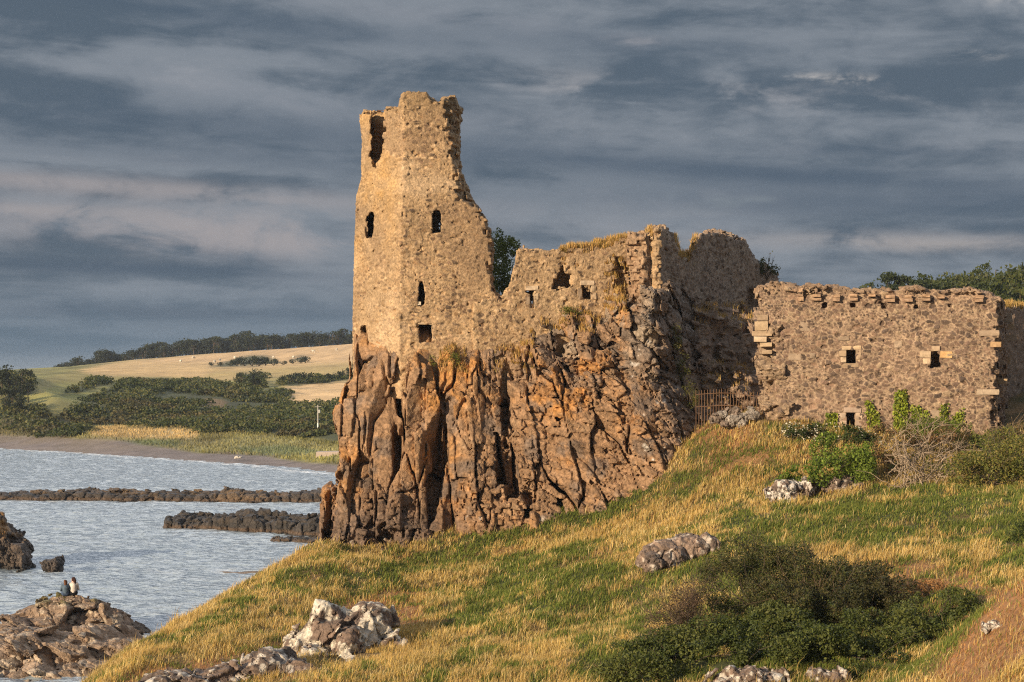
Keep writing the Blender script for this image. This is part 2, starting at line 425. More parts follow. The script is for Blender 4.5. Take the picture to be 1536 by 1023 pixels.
def middle_tint(V, c, e, i):
    n = fbm(V, .5, 4, 71); px, py = to_px(V)
    c = mix(c, np.array([.53, .39, .24]), sstep(.0, .4, n) * .45)
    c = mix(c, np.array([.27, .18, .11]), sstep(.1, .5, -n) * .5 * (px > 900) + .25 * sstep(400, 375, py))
    return c
V, Q = sculpt(middle_base, (-2.4, 84.8, 12.8), (9.2, 90.2, 22.4), .055, wall_detail(.32, .21, .055, 120, .018), .3)
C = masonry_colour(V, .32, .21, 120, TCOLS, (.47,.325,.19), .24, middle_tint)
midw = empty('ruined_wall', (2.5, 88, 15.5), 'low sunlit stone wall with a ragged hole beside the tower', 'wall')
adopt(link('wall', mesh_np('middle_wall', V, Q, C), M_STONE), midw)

# ---- gable wall running back, in shade
GW_A, GW_B = W(972, 430, 87.2)[:2], W(1142, 420, 98.5)[:2]
GWd = (GW_B - GW_A) / np.linalg.norm(GW_B - GW_A); GWn = np.array([GWd[1], -GWd[0]])
GW_TOP = [(940,352),(972,352),(978,345),(990,340),(998,343),(1004,352),(1012,356),(1016,365),(1020,386),(1034,388),(1037,372),(1042,362),(1052,355),(1062,349),(1080,348),(1096,356),(1106,360),(1118,362),(1122,374),(1128,386),(1134,394),(1150,402),(1160,406),(1166,414),(1180,416)]
def gable_base(P):
    px, py = to_px(P); x, y, z = P[:, 0], P[:, 1], P[:, 2]
    rx, ry = x - GW_A[0], y - GW_A[1]
    u = rx * GWd[0] + ry * GWd[1]; v = -(rx * GWn[0] + ry * GWn[1])
    br = blockrand(P, (.45, .45, .22), 23) - .5; br2 = blockrand(P, (.3, .3, .26), 28) - .5
    step = sstep(11.3, 11.9, u) * 1.2                                     # far jamb of the doorway
    d = np.maximum(np.maximum(-v, v - np.interp(u, [0, 5, 9], [1.2, 1.5, 2.6])), np.maximum(-u - .3 + .45 * br + .3 * br2, u - 16.5))
    d = np.maximum(d, -(py - lerp1(px, GW_TOP)) * y / F + .42 * br + .3 * br2)
    o = sd_px(P, [(1121,480),(1119,450),(1122,432),(1140,432),(1160,436),(1160,480)]) + .15 * br2
    d = np.maximum(d, -np.maximum(o, v - 1.3))
    o = sd_px(P, [(1003,446),(1006,436),(1018,436),(1024,441),(1022,446)]) + .15 * br2
    d = np.maximum(d, -np.maximum(o, v - .8))
    return np.maximum(d, 11.5 - z)
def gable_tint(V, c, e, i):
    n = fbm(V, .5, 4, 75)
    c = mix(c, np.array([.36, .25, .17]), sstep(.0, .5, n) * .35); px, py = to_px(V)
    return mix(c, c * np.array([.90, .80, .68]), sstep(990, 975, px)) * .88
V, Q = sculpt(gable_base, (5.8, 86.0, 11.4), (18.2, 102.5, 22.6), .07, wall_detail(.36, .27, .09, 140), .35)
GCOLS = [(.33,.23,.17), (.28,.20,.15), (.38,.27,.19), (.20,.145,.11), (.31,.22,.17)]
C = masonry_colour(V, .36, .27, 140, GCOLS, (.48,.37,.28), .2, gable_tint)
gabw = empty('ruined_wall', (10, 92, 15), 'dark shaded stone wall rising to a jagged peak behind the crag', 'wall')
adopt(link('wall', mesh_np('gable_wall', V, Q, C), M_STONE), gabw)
print('gable', time.time() - T0)

# ---- the hall front on the right
HW_A, HW_B = W(1160, 600, 81.2)[:2], W(1494, 600, 79.3)[:2]
HWd = (HW_B - HW_A) / np.linalg.norm(HW_B - HW_A); HWn = np.array([HWd[1], -HWd[0]])
HW_TOP = [(1100,426),(1146,428),(1156,424),(1178,424),(1198,428),(1214,426),(1250,430),(1282,434),(1310,433),(1340,435),(1362,430),(1376,428),(1392,434),(1430,434),(1452,433),(1470,437),(1484,440),(1500,447),(1512,458),(1530,462)]
HW_LEFT = [(400,1146),(428,1145),(440,1143),(455,1146),(470,1150),(500,1158),(560,1162),(600,1166),(640,1172),(700,1174)]
HW_RIGHT = [(400,1496),(440,1496),(470,1498),(500,1497),(530,1494),(560,1491),(600,1489),(640,1488),(700,1488)]
RET_B = W(1514, 500, 86.5)[:2]
OPEN_H = [([(1270,545),(1270,525),(1283,525),(1283,545)], 1.1), ([(1270,642),(1270,619),(1282,619),(1282,642)], 1.1),
          ([(1397,551),(1398,538),(1396,532),(1399,531),(1400,527),(1405,526),(1407,530),(1409,540),(1411,544),(1412,551)], 1.0)]
HOLES = [(1235,458), (1280,459), (1326,458), (1374,459), (1425,458)]
for hx, hy in HOLES: OPEN_H.append(([(hx - 4, hy - 3), (hx + 4, hy - 3), (hx + 3, hy + 3), (hx - 2, hy + 3)], .5))
def hall_base(P):
    px, py = to_px(P); x, y, z = P[:, 0], P[:, 1], P[:, 2]
    rx, ry = x - HW_A[0], y - HW_A[1]
    u = rx * HWd[0] + ry * HWd[1]; v = -(rx * HWn[0] + ry * HWn[1])
    br = blockrand(P, (.5, .5, .3), 33) - .5; br2 = blockrand(P, (.32, .4, .2), 38) - .5
    xl = (lerp1(py, HW_LEFT) - CX) / F * 81.2; xr = (lerp1(py, HW_RIGHT) - CX) / F * 79.3
    front = np.maximum(np.maximum(-v + .12 * sstep(452, 440, py), v - 1.5), np.maximum(xl - x - np.maximum(v, 0) * .1, x - xr - np.maximum(v, 0) * .45) + .3 * br * sstep(0, .3, np.abs(u - 5.5) - 4.8))
    # parapet course set forward over the corbels
    para = np.maximum(np.maximum(-v - .22 + .16 * br2, v - 1.0), np.maximum(np.maximum(py - 440, 0) * y / F, np.maximum(xl - x, x - xr)))
    # return wall going back at the right end
    ex, ey = RET_B[0] - HW_B[0], RET_B[1] - HW_B[1]; el = math.hypot(ex, ey); ex /= el; ey /= el
    qx, qy = x - HW_B[0], y - HW_B[1]; a = qx * ex + qy * ey; b = -(qx * ey - qy * ex)
    ret = np.maximum(np.maximum(-b + .3 * br, b - 1.3), np.maximum(-a + .4, a - 5.5 + .5 * br))
    d = np.minimum(np.minimum(front, para), ret)
    d = np.maximum(d, -(py - lerp1(px, HW_TOP)) * y / F + .13 * br + .1 * br2)
    for i, (poly, deep) in enumerate(OPEN_H):
        o = sd_px(P, poly) + (.03 if i < 2 else .1) * br2
        d = np.maximum(d, -np.maximum(o, v - deep))
        if i < 3: d = np.maximum(d, -np.maximum(np.maximum(np.minimum(sd_px(P - np.array([.4, 0, 0]), poly), sd_px(P - np.array([.8, 0, 0]), poly)), .4 - v), v - 1.25))  # added hollow behind each window, shaped so it reads dark
    return np.maximum(d, 8.0 - z)
def hall_tint(V, c, e, i):
    n = fbm(V, .4, 4, 81); px, py = to_px(V)
    c = mix(c, np.array([.40, .285, .21]), sstep(.05, .5, n) * .28)
    c = mix(c, np.array([.30, .215, .15]), sstep(445, 430, py) * .6)
    pale = (i > .968); c = mix(c, np.array([.46, .35, .24]), pale * .7 * (px < 1500)) * np.array([.96, .93, .89])
    return c
HCOLS = [(.165,.115,.088), (.20,.135,.10), (.13,.094,.076), (.245,.165,.12), (.175,.12,.094), (.105,.078,.066)]
V, Q = sculpt(hall_base, (12.2, 78.2, 7.9), (27.0, 87.0, 18.8), .05, wall_detail(.32, .22, .058, 160, .018), .3)
C = masonry_colour(V, .32, .22, 160, HCOLS, (.40,.30,.215), .12, hall_tint)
hall = empty('ruined_hall', (18, 80.5, 10), 'roofless stone hall front with corbels and small square windows', 'ruin')
adopt(link('wall', mesh_np('hall_wall', V, Q, C), M_STONE), hall)
print('hall', len(V), time.time() - T0)

# ---- dressed blocks: window surrounds, corbels, quoins
def on_plane(px, py, A, n):
    r = np.array([(px - CX) / F, 1.0]); t = (A @ n) / (r @ n); return W(px, py, t)
def blocks_mesh(name, items, cols, sub=3, seed=0, rough=.02):
    """items: (centre, tangent2d, normal2d, width, height, depth) -> one mesh of slightly worn stone blocks"""
    bm = bmesh.new(); R = random.Random(seed); tint = []
    for k, (c, t, n, w, h, dp) in enumerate(items):
        b2 = bmesh.new(); bmesh.ops.create_cube(b2, size=1.0); bmesh.ops.subdivide_edges(b2, edges=b2.edges, cuts=sub, use_grid_fill=True)
        rot = R.uniform(-.03, .03); nv = len(bm.verts)
        for v in b2.verts:
            p = np.array(v.co); e = np.sort(np.abs(p))[1]
            p = p * (1 - .10 * max(0, e - .3))                # rounded edges
            q = p * np.array([w, dp, h]); q[0], q[2] = q[0] - rot * q[2], q[2] + rot * q[0]
            jit = vnoise(np.array([[p[0] * 2 + k * 3.1, p[1] * 2, p[2] * 2]]), seed)[0] * rough
            pos = np.array(c) + np.array([t[0] * q[0] - n[0] * q[1], t[1] * q[0] - n[1] * q[1], q[2]]) + np.array([n[0], n[1], 0]) * jit
            v.co = pos
        me = bpy.data.meshes.new('t'); b2.to_mesh(me); bm.from_mesh(me); bpy.data.meshes.remove(me); b2.free()
        tint += [np.array(cols[k % len(cols)]) * R.uniform(.85, 1.15)] * (len(bm.verts) - nv)
    bm.verts.index_update(); V = np.array([v.co for v in bm.verts]); Fq = np.array([[v.index for v in f.verts] for f in bm.faces]); bm.free()
    return mesh_np(name, V, Fq, np.array(tint), smooth=False)
def px_block(x0, y0, x1, y1, A, t, n, out=.04, depth=.4):
    c = on_plane((x0 + x1) / 2, (y0 + y1) / 2, A, n); s = c[1] / F
    c = c + np.array([n[0], n[1], 0]) * (out - depth / 2)
    return (c, t, n, abs(x1 - x0) * s, abs(y1 - y0) * s, depth)
PALE = [(.44,.33,.215), (.36,.265,.175), (.48,.37,.26), (.30,.22,.15)]
def surround(root, rects, A, t, n, cols=PALE, seed=1, name='surround_stone', out=.02):
    R = random.Random(seed); rects = [tuple(q + R.uniform(-.7, .7) for q in r) for r in rects]
    for k, r in enumerate(rects): adopt(link(name, blocks_mesh(name, [px_block(*r, A, t, n, out + R.uniform(-.02, .03))], [cols[k % len(cols)]], seed=seed + 7 * k, rough=.045), M_DRESSED), root)
surround(hall, [(1262,518,1292,525),(1258,525,1269,535),(1261,535.5,1269,544),(1284,524.5,1291,538),(1284,538.5,1290,545),(1263,545.5,1288,551)], HW_A, HWd, HWn, seed=2)
surround(hall, [(1266,611,1292,618.5),(1257,620,1269,630),(1256,631,1269,642),(1283,619,1293,629),(1283,630,1292,642)], HW_A, HWd, HWn, [(.36,.27,.21), (.42,.32,.24)], seed=3)
surround(hall, [(1380,527,1396,537),(1398,519,1409,526),(1410,527.5,1428,537),(1385,538,1396,545)], HW_A, HWd, HWn, [(.50,.38,.26), (.44,.33,.23), (.58,.36,.17)], seed=4)
for k, (x0, y0, x1, y1) in enumerate([(1200,482,1214,496),(1183,530,1201,540),(1256,505,1274,510),(1341,511,1352,522),(1469,495,1499,503),(1486,512,1501,521),(1366,511,1380,520),(1396,615,1418,628),(1215,530,1222,538)]):
    surround(hall, [(x0, y0, x1, y1)], HW_A, HWd, HWn, [(.31,.235,.17) if k != 5 else (.38,.25,.14)], seed=20 + k, name='facing_stone', out=.03)
for k, cxp in enumerate([1200,1226,1253,1281,1309,1335,1361,1389,1413,1442,1468]):
    y0 = 447 + (k - 5) * .3
    rows = [(cxp - 6, y0 - 5, cxp + 6, y0 - .6), (cxp - 6.4, y0, cxp + 6.4, y0 + 5)]
    if k == 0: rows = [(cxp - 4, 432, cxp + 4, 438), (cxp - 4, 438.5, cxp + 4, 444), (cxp - 4, 444.5, cxp + 4, 451)]
    if k == 9: continue
    Rk = random.Random(k); jx, jy, js = Rk.uniform(-1.8, 1.8), Rk.uniform(-1, 1), Rk.uniform(.8, 1.15)
    rows = [(cxp + (a_ - cxp) * js * Rk.uniform(.85, 1.1) + jx, b_ + jy, cxp + (c_ - cxp) * js * Rk.uniform(.8, 1.1) + jx, d_ + jy + Rk.uniform(-.6, .6)) for a_, b_, c_, d_ in rows]
    if k in (4, 8): rows = rows[:1]
    me = blocks_mesh('corbel', [px_block(*r, HW_A, HWd, HWn, .34 - .05 * j - .1 * Rk.random(), .8) for j, r in enumerate(rows)], [(.40,.265,.17), (.34,.23,.155)], seed=40 + k, rough=.05)
    adopt(link('corbel', me, M_DRESSED), hall)
# pale quoins of the broken left end and of the return
QA = np.array(HW_A) + np.array([0, .12])
def quoins(rects, A, t, n, seed, cols=PALE, name='quoin'):
    for k, r in enumerate(rects):
        adopt(link(name, blocks_mesh(name, [px_block(*r, A, t, n, .12 * ((k % 3) - 1) + .3, 1.1)], [cols[k % len(cols)]], seed=seed + k, rough=.04), M_DRESSED), hall)
quoins([(1132,482,1152,496),(1128,497,1158,504),(1131,505,1150,513),(1136,472,1152,481),(1140,514,1158,520),(1143,525,1158,531)], QA, HWd, HWn, 70)
rt = np.array([RET_B[0] - HW_B[0], RET_B[1] - HW_B[1]]); rt /= np.linalg.norm(rt); rn = np.array([rt[1], -rt[0]])
quoins([(1508,470,1517,484),(1507,486,1516,494),(1508,502,1516,512),(1506,536,1515,547),(1493,541,1502,547),(1490,568,1506,576),(1488,584,1500,592)], HW_B, rt, rn, 90, [(.33,.26,.19), (.36,.26,.16)])
TA = W(600, 500, 85.3)[:2]; Td = W(742, 500, 86.0)[:2] - TA; Td = Td / np.linalg.norm(Td); Tn = np.array([Td[1], -Td[0]])
TB = TA - Tn * .12
surround(tower, [(643,313,648.5,322),(643.5,323,648,332),(662,316,668,326),(662.5,327,667,337),(662,338,668,346),(644,340,648,349),(650,349.5,664,354)], TA - Tn * .45, Td, Tn, seed=6)
surround(tower, [(623,425,628,440),(622,440.5,628,452),(621,452.5,632,458),(637,424,642,436),(638,437,643,444)], TA - Tn * .16, Td, Tn, [(.50,.42,.32), (.46,.38,.30)], seed=7)
surround(tower, [(627,480,650,486.5),(648.5,488,654,500),(649,500.5,653,511),(622,500,629,512)], TB, Td, Tn, seed=8)
surround(midw, [(801.5,437,808,449),(802,449.5,807,461),(788,428.5,808,435.5),(787,445,794,457)], MW_A, MWd, MWn, seed=9)
surround(midw, [(887.5,428,894,438),(888,438.5,894,449),(870,421,892,427),(866,433,872,449)], MW_A, MWd, MWn, seed=10)
# ---- broken rubble core at the hall's left end, catching the sun
def rubble_base(P):
    px, py = to_px(P); y, z = P[:, 1], P[:, 2]
    br = blockrand(P, (.42, .42, .26), 43) - .5; br2 = blockrand(P, (.6, .6, .4), 48) - .5
    o = sd_px(P, [(1152,640),(1144,610),(1147,580),(1139,550),(1143,528),(1136,512),(1140,486),(1146,472),(1150,464),(1166,462),(1176,500),(1180,660)])
    yf = 81.6 - (px - 1150) / F * 30 + .5 * np.sin(py * .11)
    return np.maximum(np.maximum(o, yf - y), y - 83.6) + .26 * br + .2 * br2 + .3 * facets(P / np.array([.55, .55, .5]), 44)[1]
V, Q = sculpt(rubble_base, (11.2, 80.0, 8.5), (14.6, 84.2, 18), .055, wall_detail(.32, .24, .1, 170), .5)
C = masonry_colour(V, .32, .24, 170, [(.30,.21,.14), (.22,.15,.105), (.36,.26,.175), (.17,.12,.09)], (.34,.25,.17), .12)
adopt(link('rubble_core', mesh_np('rubble_core', V, Q, C), M_STONE), hall)
# ---- far end wall at the frame's right edge, and the low shaded rubble wall under the gable
def far_base(P):
    px, py = to_px(P); x, y, z = P[:, 0], P[:, 1], P[:, 2]
    br = blockrand(P, (.5, .5, .3), 53) - .5
    d = np.maximum(np.maximum(86.2 + (x - 26) * 1.0 - y, y - 88.0 - (x - 26) * 1.0) * .7, np.maximum(25.5 - x, x - 33))
    return np.maximum(np.maximum(d, -(py - (459 + (px - 1515) * .12)) * y / F + .2 * br), 9 - z)
V, Q = sculpt(far_base, (25.2, 85.0, 8.9), (33.2, 95, 18.2), .09, wall_detail(.4, .3, .09, 180), .35)
C = masonry_colour(V, .4, .3, 180, GCOLS, (.34,.26,.20), .18)
link('ruined_wall', mesh_np('end_wall', V, Q, C), M_STONE, None, 'shaded stone wall with grass on top at the far right edge behind the hall', 'wall')
def terrace_base(P):
    px, py = to_px(P); x, y, z = P[:, 0], P[:, 1], P[:, 2]
    br = blockrand(P, (.42, .42, .24), 63) - .5; br2 = blockrand(P, (.8, .8, .5), 68) - .5
    o = sd_px(P, [(1040,470),(1060,463),(1085,462),(1108,466),(1124,470),(1150,478),(1160,640),(1060,640),(1040,520)])
    yf = lerp1(py, [(455,91.2),(478,90.2),(500,89.9),(530,89.0),(580,87.8),(640,86.8)]) + (px - 1060) * .022 + .4 + .8 * fbm(P, .5, 2, 5)
    return np.maximum(np.maximum(o, (yf - y) * .8), y - 94.5) + .2 * br + .2 * br2 + .8 * facets(P / np.array([.9, .9, .7]), 64)[1]
V, Q = sculpt(terrace_base, (9.2, 85.5, 10), (15.2, 95, 18.2), .07, wall_detail(.34, .25, .09, 190), .5)
C = masonry_colour(V, .34, .25, 190, GCOLS + [(.30,.21,.15)], (.30,.22,.16), .14)
link('ruined_wall', mesh_np('terrace_wall', V, Q, C), M_STONE, None, 'low crumbling rubble wall in shade under the peaked wall left of the hall', 'wall')
print('castle done', time.time() - T0)
# ================================================================ the crag under the castle
CR_PTS = [(470,720,84.5),(470,830,84),(500,830,83.4),(530,560,86.6),(560,545,86.4),(600,545,85.0),(640,535,85.2),(700,540,85.5),(742,535,85.6),(560,640,84.8),(560,700,84.3),(650,640,84.1),(650,720,83.6),(640,500,86.2),(720,500,86.6),
 (780,500,86.6),(810,462,87.6),(860,462,87.7),(860,490,86.3),(800,560,85.0),(800,640,84.0),(900,470,87.0),(900,520,85.2),(930,450,86.6),(960,448,85.2),(985,440,85.2),(985,500,84.3),(900,620,83.6),(900,700,83.0),(980,620,83.2),(980,680,82.7),(700,800,82.4),(600,840,82.0),
 (1010,440,87.4),(1010,500,86.0),(1040,480,90),(1040,540,88.5),(1080,560,91),(1120,600,90),(1000,700,82.2),(1020,640,83.6),(1045,620,86),(1060,650,86),(850,780,82.2),(760,700,83.2),(760,600,84.6),(1150,640,90)]
cr_f = tps([(a, b) for a, b, c in CR_PTS], [c for a, b, c in CR_PTS], .002)
CR_OUT = [(484,860),(488,838),(493,800),(487,780),(492,750),(490,732),(506,716),(514,700),(516,680),(511,655),(503,632),(502,618),(512,598),(516,585),(530,568),(530,500),(700,480),(742,455),(780,455),(850,452),(900,456),(935,446),(985,440),(1020,436),(1040,460),(1060,470),(1150,520),(1150,900),(484,900)]
def shear(P):
    px, py = to_px(P)
    k = np.interp(px, [500, 700, 850, 1000], [-.04, .05, .22, .34])
    return np.stack([P[:, 0] + k * (P[:, 2] - 10), P[:, 1], P[:, 2] + .22 * P[:, 0] * np.interp(px, [600, 850], [0, 1])], 1)
CAVES = [(W(580,808,82.6), (.95, 1.6, 1.0)), (W(648,640,83.9), (.20, 1.0, 2.0)), (W(645,725,83.4), (.22, 1.0, 1.3)), (W(758,650,83.8), (.17, .9, 1.4)), (W(770,725,83.1), (.17, .9, 1.3)), (W(790,765,82.7), (.2, .7, .6)), (W(592,660,84.4), (.13, .7, 1.6)), (W(697,735,83.0), (.18, .8, .8)), (W(838,610,84.4), (.13, .7, 1.5)), (W(716,560,85.2), (.2, .6, .8))]
def crag_base(P):
    px, py = to_px(P); x, y, z = P[:, 0], P[:, 1], P[:, 2]
    yf = cr_f(np.stack([np.clip(px, 470, 1150), np.clip(py, 430, 860)], 1)).astype(np.float32)
    o = sd_poly(px, py, CR_OUT) * y / F
    d = np.maximum((yf - y) * .8, y - np.interp(px, [900, 1050], [92, 96]))
    d = smax(d, o, .5)
    S = shear(P)
    for c, r in CAVES: d = np.maximum(d, -(np.sqrt((((P - c) / np.array(r)) ** 2).sum(1)) - 1) * min(r))
    return d
def crag_detail(P):
    px, py = to_px(P); S = shear(P)
    wp = np.stack([vnoise(P * .8, 1), vnoise(P * .8, 2), vnoise(P * .8, 3)], 1)
    rt = sstep(690, 830, px)                                              # right part: bedded blocks; left part: tall ribs
    calm = sstep(-.25, .25, fbm(P, .55, 2, 205))
    c1, t1, i1 = facets((S + .14 * wp) / np.array([1.45, 7, 6.5]), 201, .72)
    c2, t2, i2 = facets((S + .07 * wp) / np.array([.72, 5, 2.6]), 202, .75)
    c4, t4, i4 = facets((S + .05 * wp) / np.array([1.0, 5, .50]), 204, .62)
    c3, t3, i3 = facets((S + .03 * wp) / np.array([.44, 3, .30]), 203, .75)
    blocky = np.maximum(.30 + .5 * rt, .85 * sstep(690, 760, py))
    d = .8 * (1 - sstep(.0, .05, c1)) * sstep(-.4, .2, vnoise(P * .45, 7)) + (.62 - .22 * rt) * t1
    d += (1 - rt) * (.36 * (1 - sstep(0, .06, c2)) * sstep(-.4, .2, vnoise(P * .8, 9)) + .40 * t2) + rt * (.32 * (1 - sstep(0, .10, c4)) * sstep(-.3, .3, vnoise(P * .9, 9)) + .22 * t4)
    d += blocky * (.2 * (1 - sstep(0, .12, c3)) * calm + (.08 + .14 * calm) * t3)
    hi = rt * sstep(640, 520, py); c5, t5, i5 = facets((S + .04 * wp) / np.array([.95, 3, .85]), 206, .85)   # big loose blocks under the wall
    d += hi * (.35 * (1 - sstep(0, .09, c5)) + .75 * t5)
    d += .10 * fbm(P, .5, 2, 210) + .06 * fbm(S, 5, 3, 230, .65)
    near_top = sstep(545, 515, py) * sstep(800, 700, px)
    return d * (1 - .75 * near_top)
V, Q = sculpt(crag_base, (-11.0, 80.6, 2.4), (14.0, 96.5, 19.4), .066, crag_detail, 1.5, .05)
px, py = to_px(V)
n1 = fbm(V, .3, 4, 240); n2 = fbm(V, .9, 4, 250); n3 = fbm(V, 2.5, 3, 260)
S = shear(V); wp = np.stack([vnoise(V * .8, 1), vnoise(V * .8, 2), vnoise(V * .8, 3)], 1); _, _, i2 = facets((S + .07 * wp) / np.array([.72, 5, 2.6]), 202, .75); _, _, i3 = facets((S + .03 * wp) / np.array([.44, 3, .30]), 203, .75)
C = mix(np.array([.29, .18, .105]), np.array([.40, .20, .07]), sstep(-.15, .35, n1 + .3 * n3))
C = mix(C, np.array([.17, .13, .105]), sstep(.10, .42, n2 + .25 * (i2 - .5)) * .75)
C = mix(C, np.array([.34, .225, .135]), sstep(.25, .5, -n2 + .2 * n3) * .6)
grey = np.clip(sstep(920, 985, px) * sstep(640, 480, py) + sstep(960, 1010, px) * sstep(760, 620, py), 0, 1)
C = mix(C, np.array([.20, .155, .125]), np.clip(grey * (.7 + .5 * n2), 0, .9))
C = mix(C, np.array([.44, .35, .26]), sstep(925, 945, px) * sstep(992, 978, px) * sstep(600, 500, py) * sstep(-.1, .3, n2 + .3 * n3) * .4)  # pale blocks, with the corner's sunlit edge painted in as well
C = mix(C, np.array([.26, .22, .185]), sstep(.25, .45, n3 + .5 * (i2 - .5)) * sstep(520, 470, py) * .8 * (px > 780))
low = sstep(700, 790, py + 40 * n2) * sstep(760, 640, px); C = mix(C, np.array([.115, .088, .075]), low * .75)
_, _, i5 = facets((S + .04 * wp) / np.array([.95, 3, .85]), 206, .85); hi = sstep(690, 830, px) * sstep(600, 510, py)
C = mix(C, np.array([.17, .135, .11]), hi * sstep(.25, .55, i5) * .8); C = mix(C, np.array([.36, .285, .21]), hi * sstep(.85, .92, i5) * .7)
C *= (.80 + .40 * i3)[:, None]
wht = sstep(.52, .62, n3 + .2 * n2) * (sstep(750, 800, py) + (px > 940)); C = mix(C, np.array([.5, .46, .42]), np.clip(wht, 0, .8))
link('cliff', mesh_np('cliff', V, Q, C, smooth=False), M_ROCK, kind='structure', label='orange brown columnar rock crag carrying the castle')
print('crag', len(V), time.time() - T0)
# ================================================================ near hillside
def out_of(poly_px, px, py, soft):
    return sstep(soft, -soft, sd_poly(px, py, poly_px))
HP = [(150,1023,52),(215,962,58),(290,920,64),(350,885,69),(420,845,75),(470,818,80),
 (300,1023,51),(450,1023,50),(600,1023,48),(768,1023,47),(950,1023,45),(1100,1023,43.5),(1250,1023,43),
 (330,960,57),(500,930,61),(560,850,79),(700,815,81),(850,775,82),(960,735,82),(1010,690,82.5),(1045,645,84.5),(1080,628,85),(1130,622,83.5),(1180,632,81.5),(1300,648,80.2),(1490,658,78.8),
 (600,900,66),(700,900,64),(850,850,68),(1000,780,74),(1100,710,77),(1200,750,70),(1300,740,69),(1400,730,69),(1500,720,70),
 (1300,830,58),(1100,840,60),(1450,810,59),(1530,790,59),(900,930,56),(700,960,55),(1000,900,57),(800,880,63),(1200,900,52),(1380,900,51),(1440,900,50)]
HX = [tuple(W(*q)) for q in HP]
HX += [(12.2,38.2,8.75),(10.9,37.2,7.75),(9.6,36.3,6.6),(12.6,43.5,6.2),(11.0,43,5.7),(9.6,42,5.2),(15.5,44,7.4),(9.4,30,7.0),(11,26,8.3),(14.5,36,9.6),(20,40,10.2),(28,50,10.5),(7.5,35.5,5.2),(5,36,4.2),
 (0,34,3.6),(-6,36,3.0),(-12,44,2.2),(-15.5,50,1.2),(-17,56,1.0),(-16.5,63,1.2),(-15.5,70,1.4),(-14.5,77,1.0),(-13.5,84,.5),(-13.5,92,.2),(-20,60,-2),(-19,74,-2),(-19,88,-2),
 (0,0,11.6),(0,10,8.6),(0,20,5.5),(-10,15,6.5),(-14,30,3),(10,10,10),(22,15,11),(30,30,11),(-22,40,-2),
 (-9,100,2),(0,100,8),(10,100,12),(22,95,13),(34,90,13.5),(34,75,12.5),(32,62,11.3),(26,68,10.2),(0,92,9),(14,90,11.3),(0,125,4),(20,125,11),(40,125,14),(-14,120,-2)]
hill_f = tps([(a, b) for a, b, c in HX], [c for a, b, c in HX], .0008)
def ground_z(x, y):
    x = np.asarray(x, float).ravel(); y = np.asarray(y, float).ravel()
    P = np.stack([x, y, np.zeros_like(x)], 1)
    z = hill_f(P[:, :2]) + .30 * fbm(P, .28, 3, 300) + .10 * fbm(P, 1.1, 3, 310)
    return z
gx = np.concatenate([np.arange(-26, -20, .6), np.arange(-20, 30, .22), np.arange(30, 44, .7)]); gy = np.concatenate([np.arange(-6, 34, .6), np.arange(34, 86, .22), np.arange(86, 126, .6)])
XX, YY = np.meshgrid(gx, gy, indexing='ij'); zz_ = ground_z(XX, YY)
GV = np.stack([XX.ravel(), YY.ravel(), zz_], 1)
nx_, ny_ = XX.shape; ii = np.arange(nx_ * ny_).reshape(nx_, ny_)
GQ = np.stack([ii[:-1, :-1], ii[1:, :-1], ii[1:, 1:], ii[:-1, 1:]], -1).reshape(-1, 4)
# growth zones by where they lie on the slope: (px,py,rx,ry,tilt,strength)
GREEN = [(640,850,130,16,-.18,.9),(860,775,150,22,-.2,1.),(990,730,80,22,-.3,.9),(470,860,60,22,-.3,.7),(760,880,70,45,-.5,1.),(840,880,90,50,-.2,.9),(900,930,90,40,0,.55),(700,1000,60,20,0,.5),
 (1290,780,170,38,.0,1.),(1400,770,150,50,0,.9),(1500,760,60,60,0,.9),(1530,820,40,40,0,1.),(1150,790,90,25,-.2,.7),(1080,690,60,14,-.2,.7),(1010,870,60,30,0,.5),(950,1000,80,40,0,.8),(1050,980,140,50,0,.9),(1250,960,160,80,0,1.),(1440,940,50,40,0,.9),(330,930,60,14,-.5,.5),(560,880,40,14,-.3,.5),(1120,860,120,40,0,.7),(1330,700,40,30,0,.5),(1500,690,60,40,0,.6),(930,860,60,16,-.3,.4)]
RUST = [(330,1008,190,24,-.22,1.),(560,905,70,16,-.2,.9),(600,925,50,20,-.2,1.),(450,965,120,14,-.25,.8),(250,1010,70,14,-.2,.8),(1400,890,90,40,.1,1.),(1500,965,100,75,-.6,1.),(1100,690,60,26,-.1,.8),(1080,650,60,20,0,.7),(930,1010,30,20,0,.7),(1000,790,40,20,0,.3)]
def zone(px, py, Z, nz):
    o = np.zeros(len(px))
    for cx, cy, rx, ry, t, s in Z:
        dx = px - cx; dy = py - cy - t * dx
        q = np.sqrt((dx / rx) ** 2 + (dy / ry) ** 2) + nz * .7
        o = np.maximum(o, s * sstep(1.25, .7, q))
    return o
def growth(V):
    px, py = to_px(V); P = V * np.array([1, 1, 0])
    nz = fbm(P, .45, 3, 320); n2 = fbm(P, 1.3, 3, 330)
    g = np.clip(zone(px, py, GREEN, nz) + .75 * sstep(.0, .4, n2) + .12 - .55 * sstep(.15, .5, -n2), 0, 1)
    r = np.clip(zone(px, py, RUST, nz) + .4 * sstep(.25, .5, fbm(P, .8, 3, 340)), 0, 1)
    bank = out_of([(1385,1035),(1400,1012),(1440,962),(1480,912),(1545,855),(1600,1060),(1385,1060)], px + 8 * nz, py + 6 * n2, 6)
    return g * (1 - .92 * bank), np.maximum(r, bank * (.75 + .4 * n2))
g_, r_ = growth(GV)
C = mix(np.array([.19, .125, .055]), np.array([.055, .062, .02]), g_); C = mix(C, np.array([.30, .155, .07]), r_ * .85)
shore = sstep(1.6, .5, GV[:, 2]); C = mix(C, np.array([.13, .11, .095]), shore)
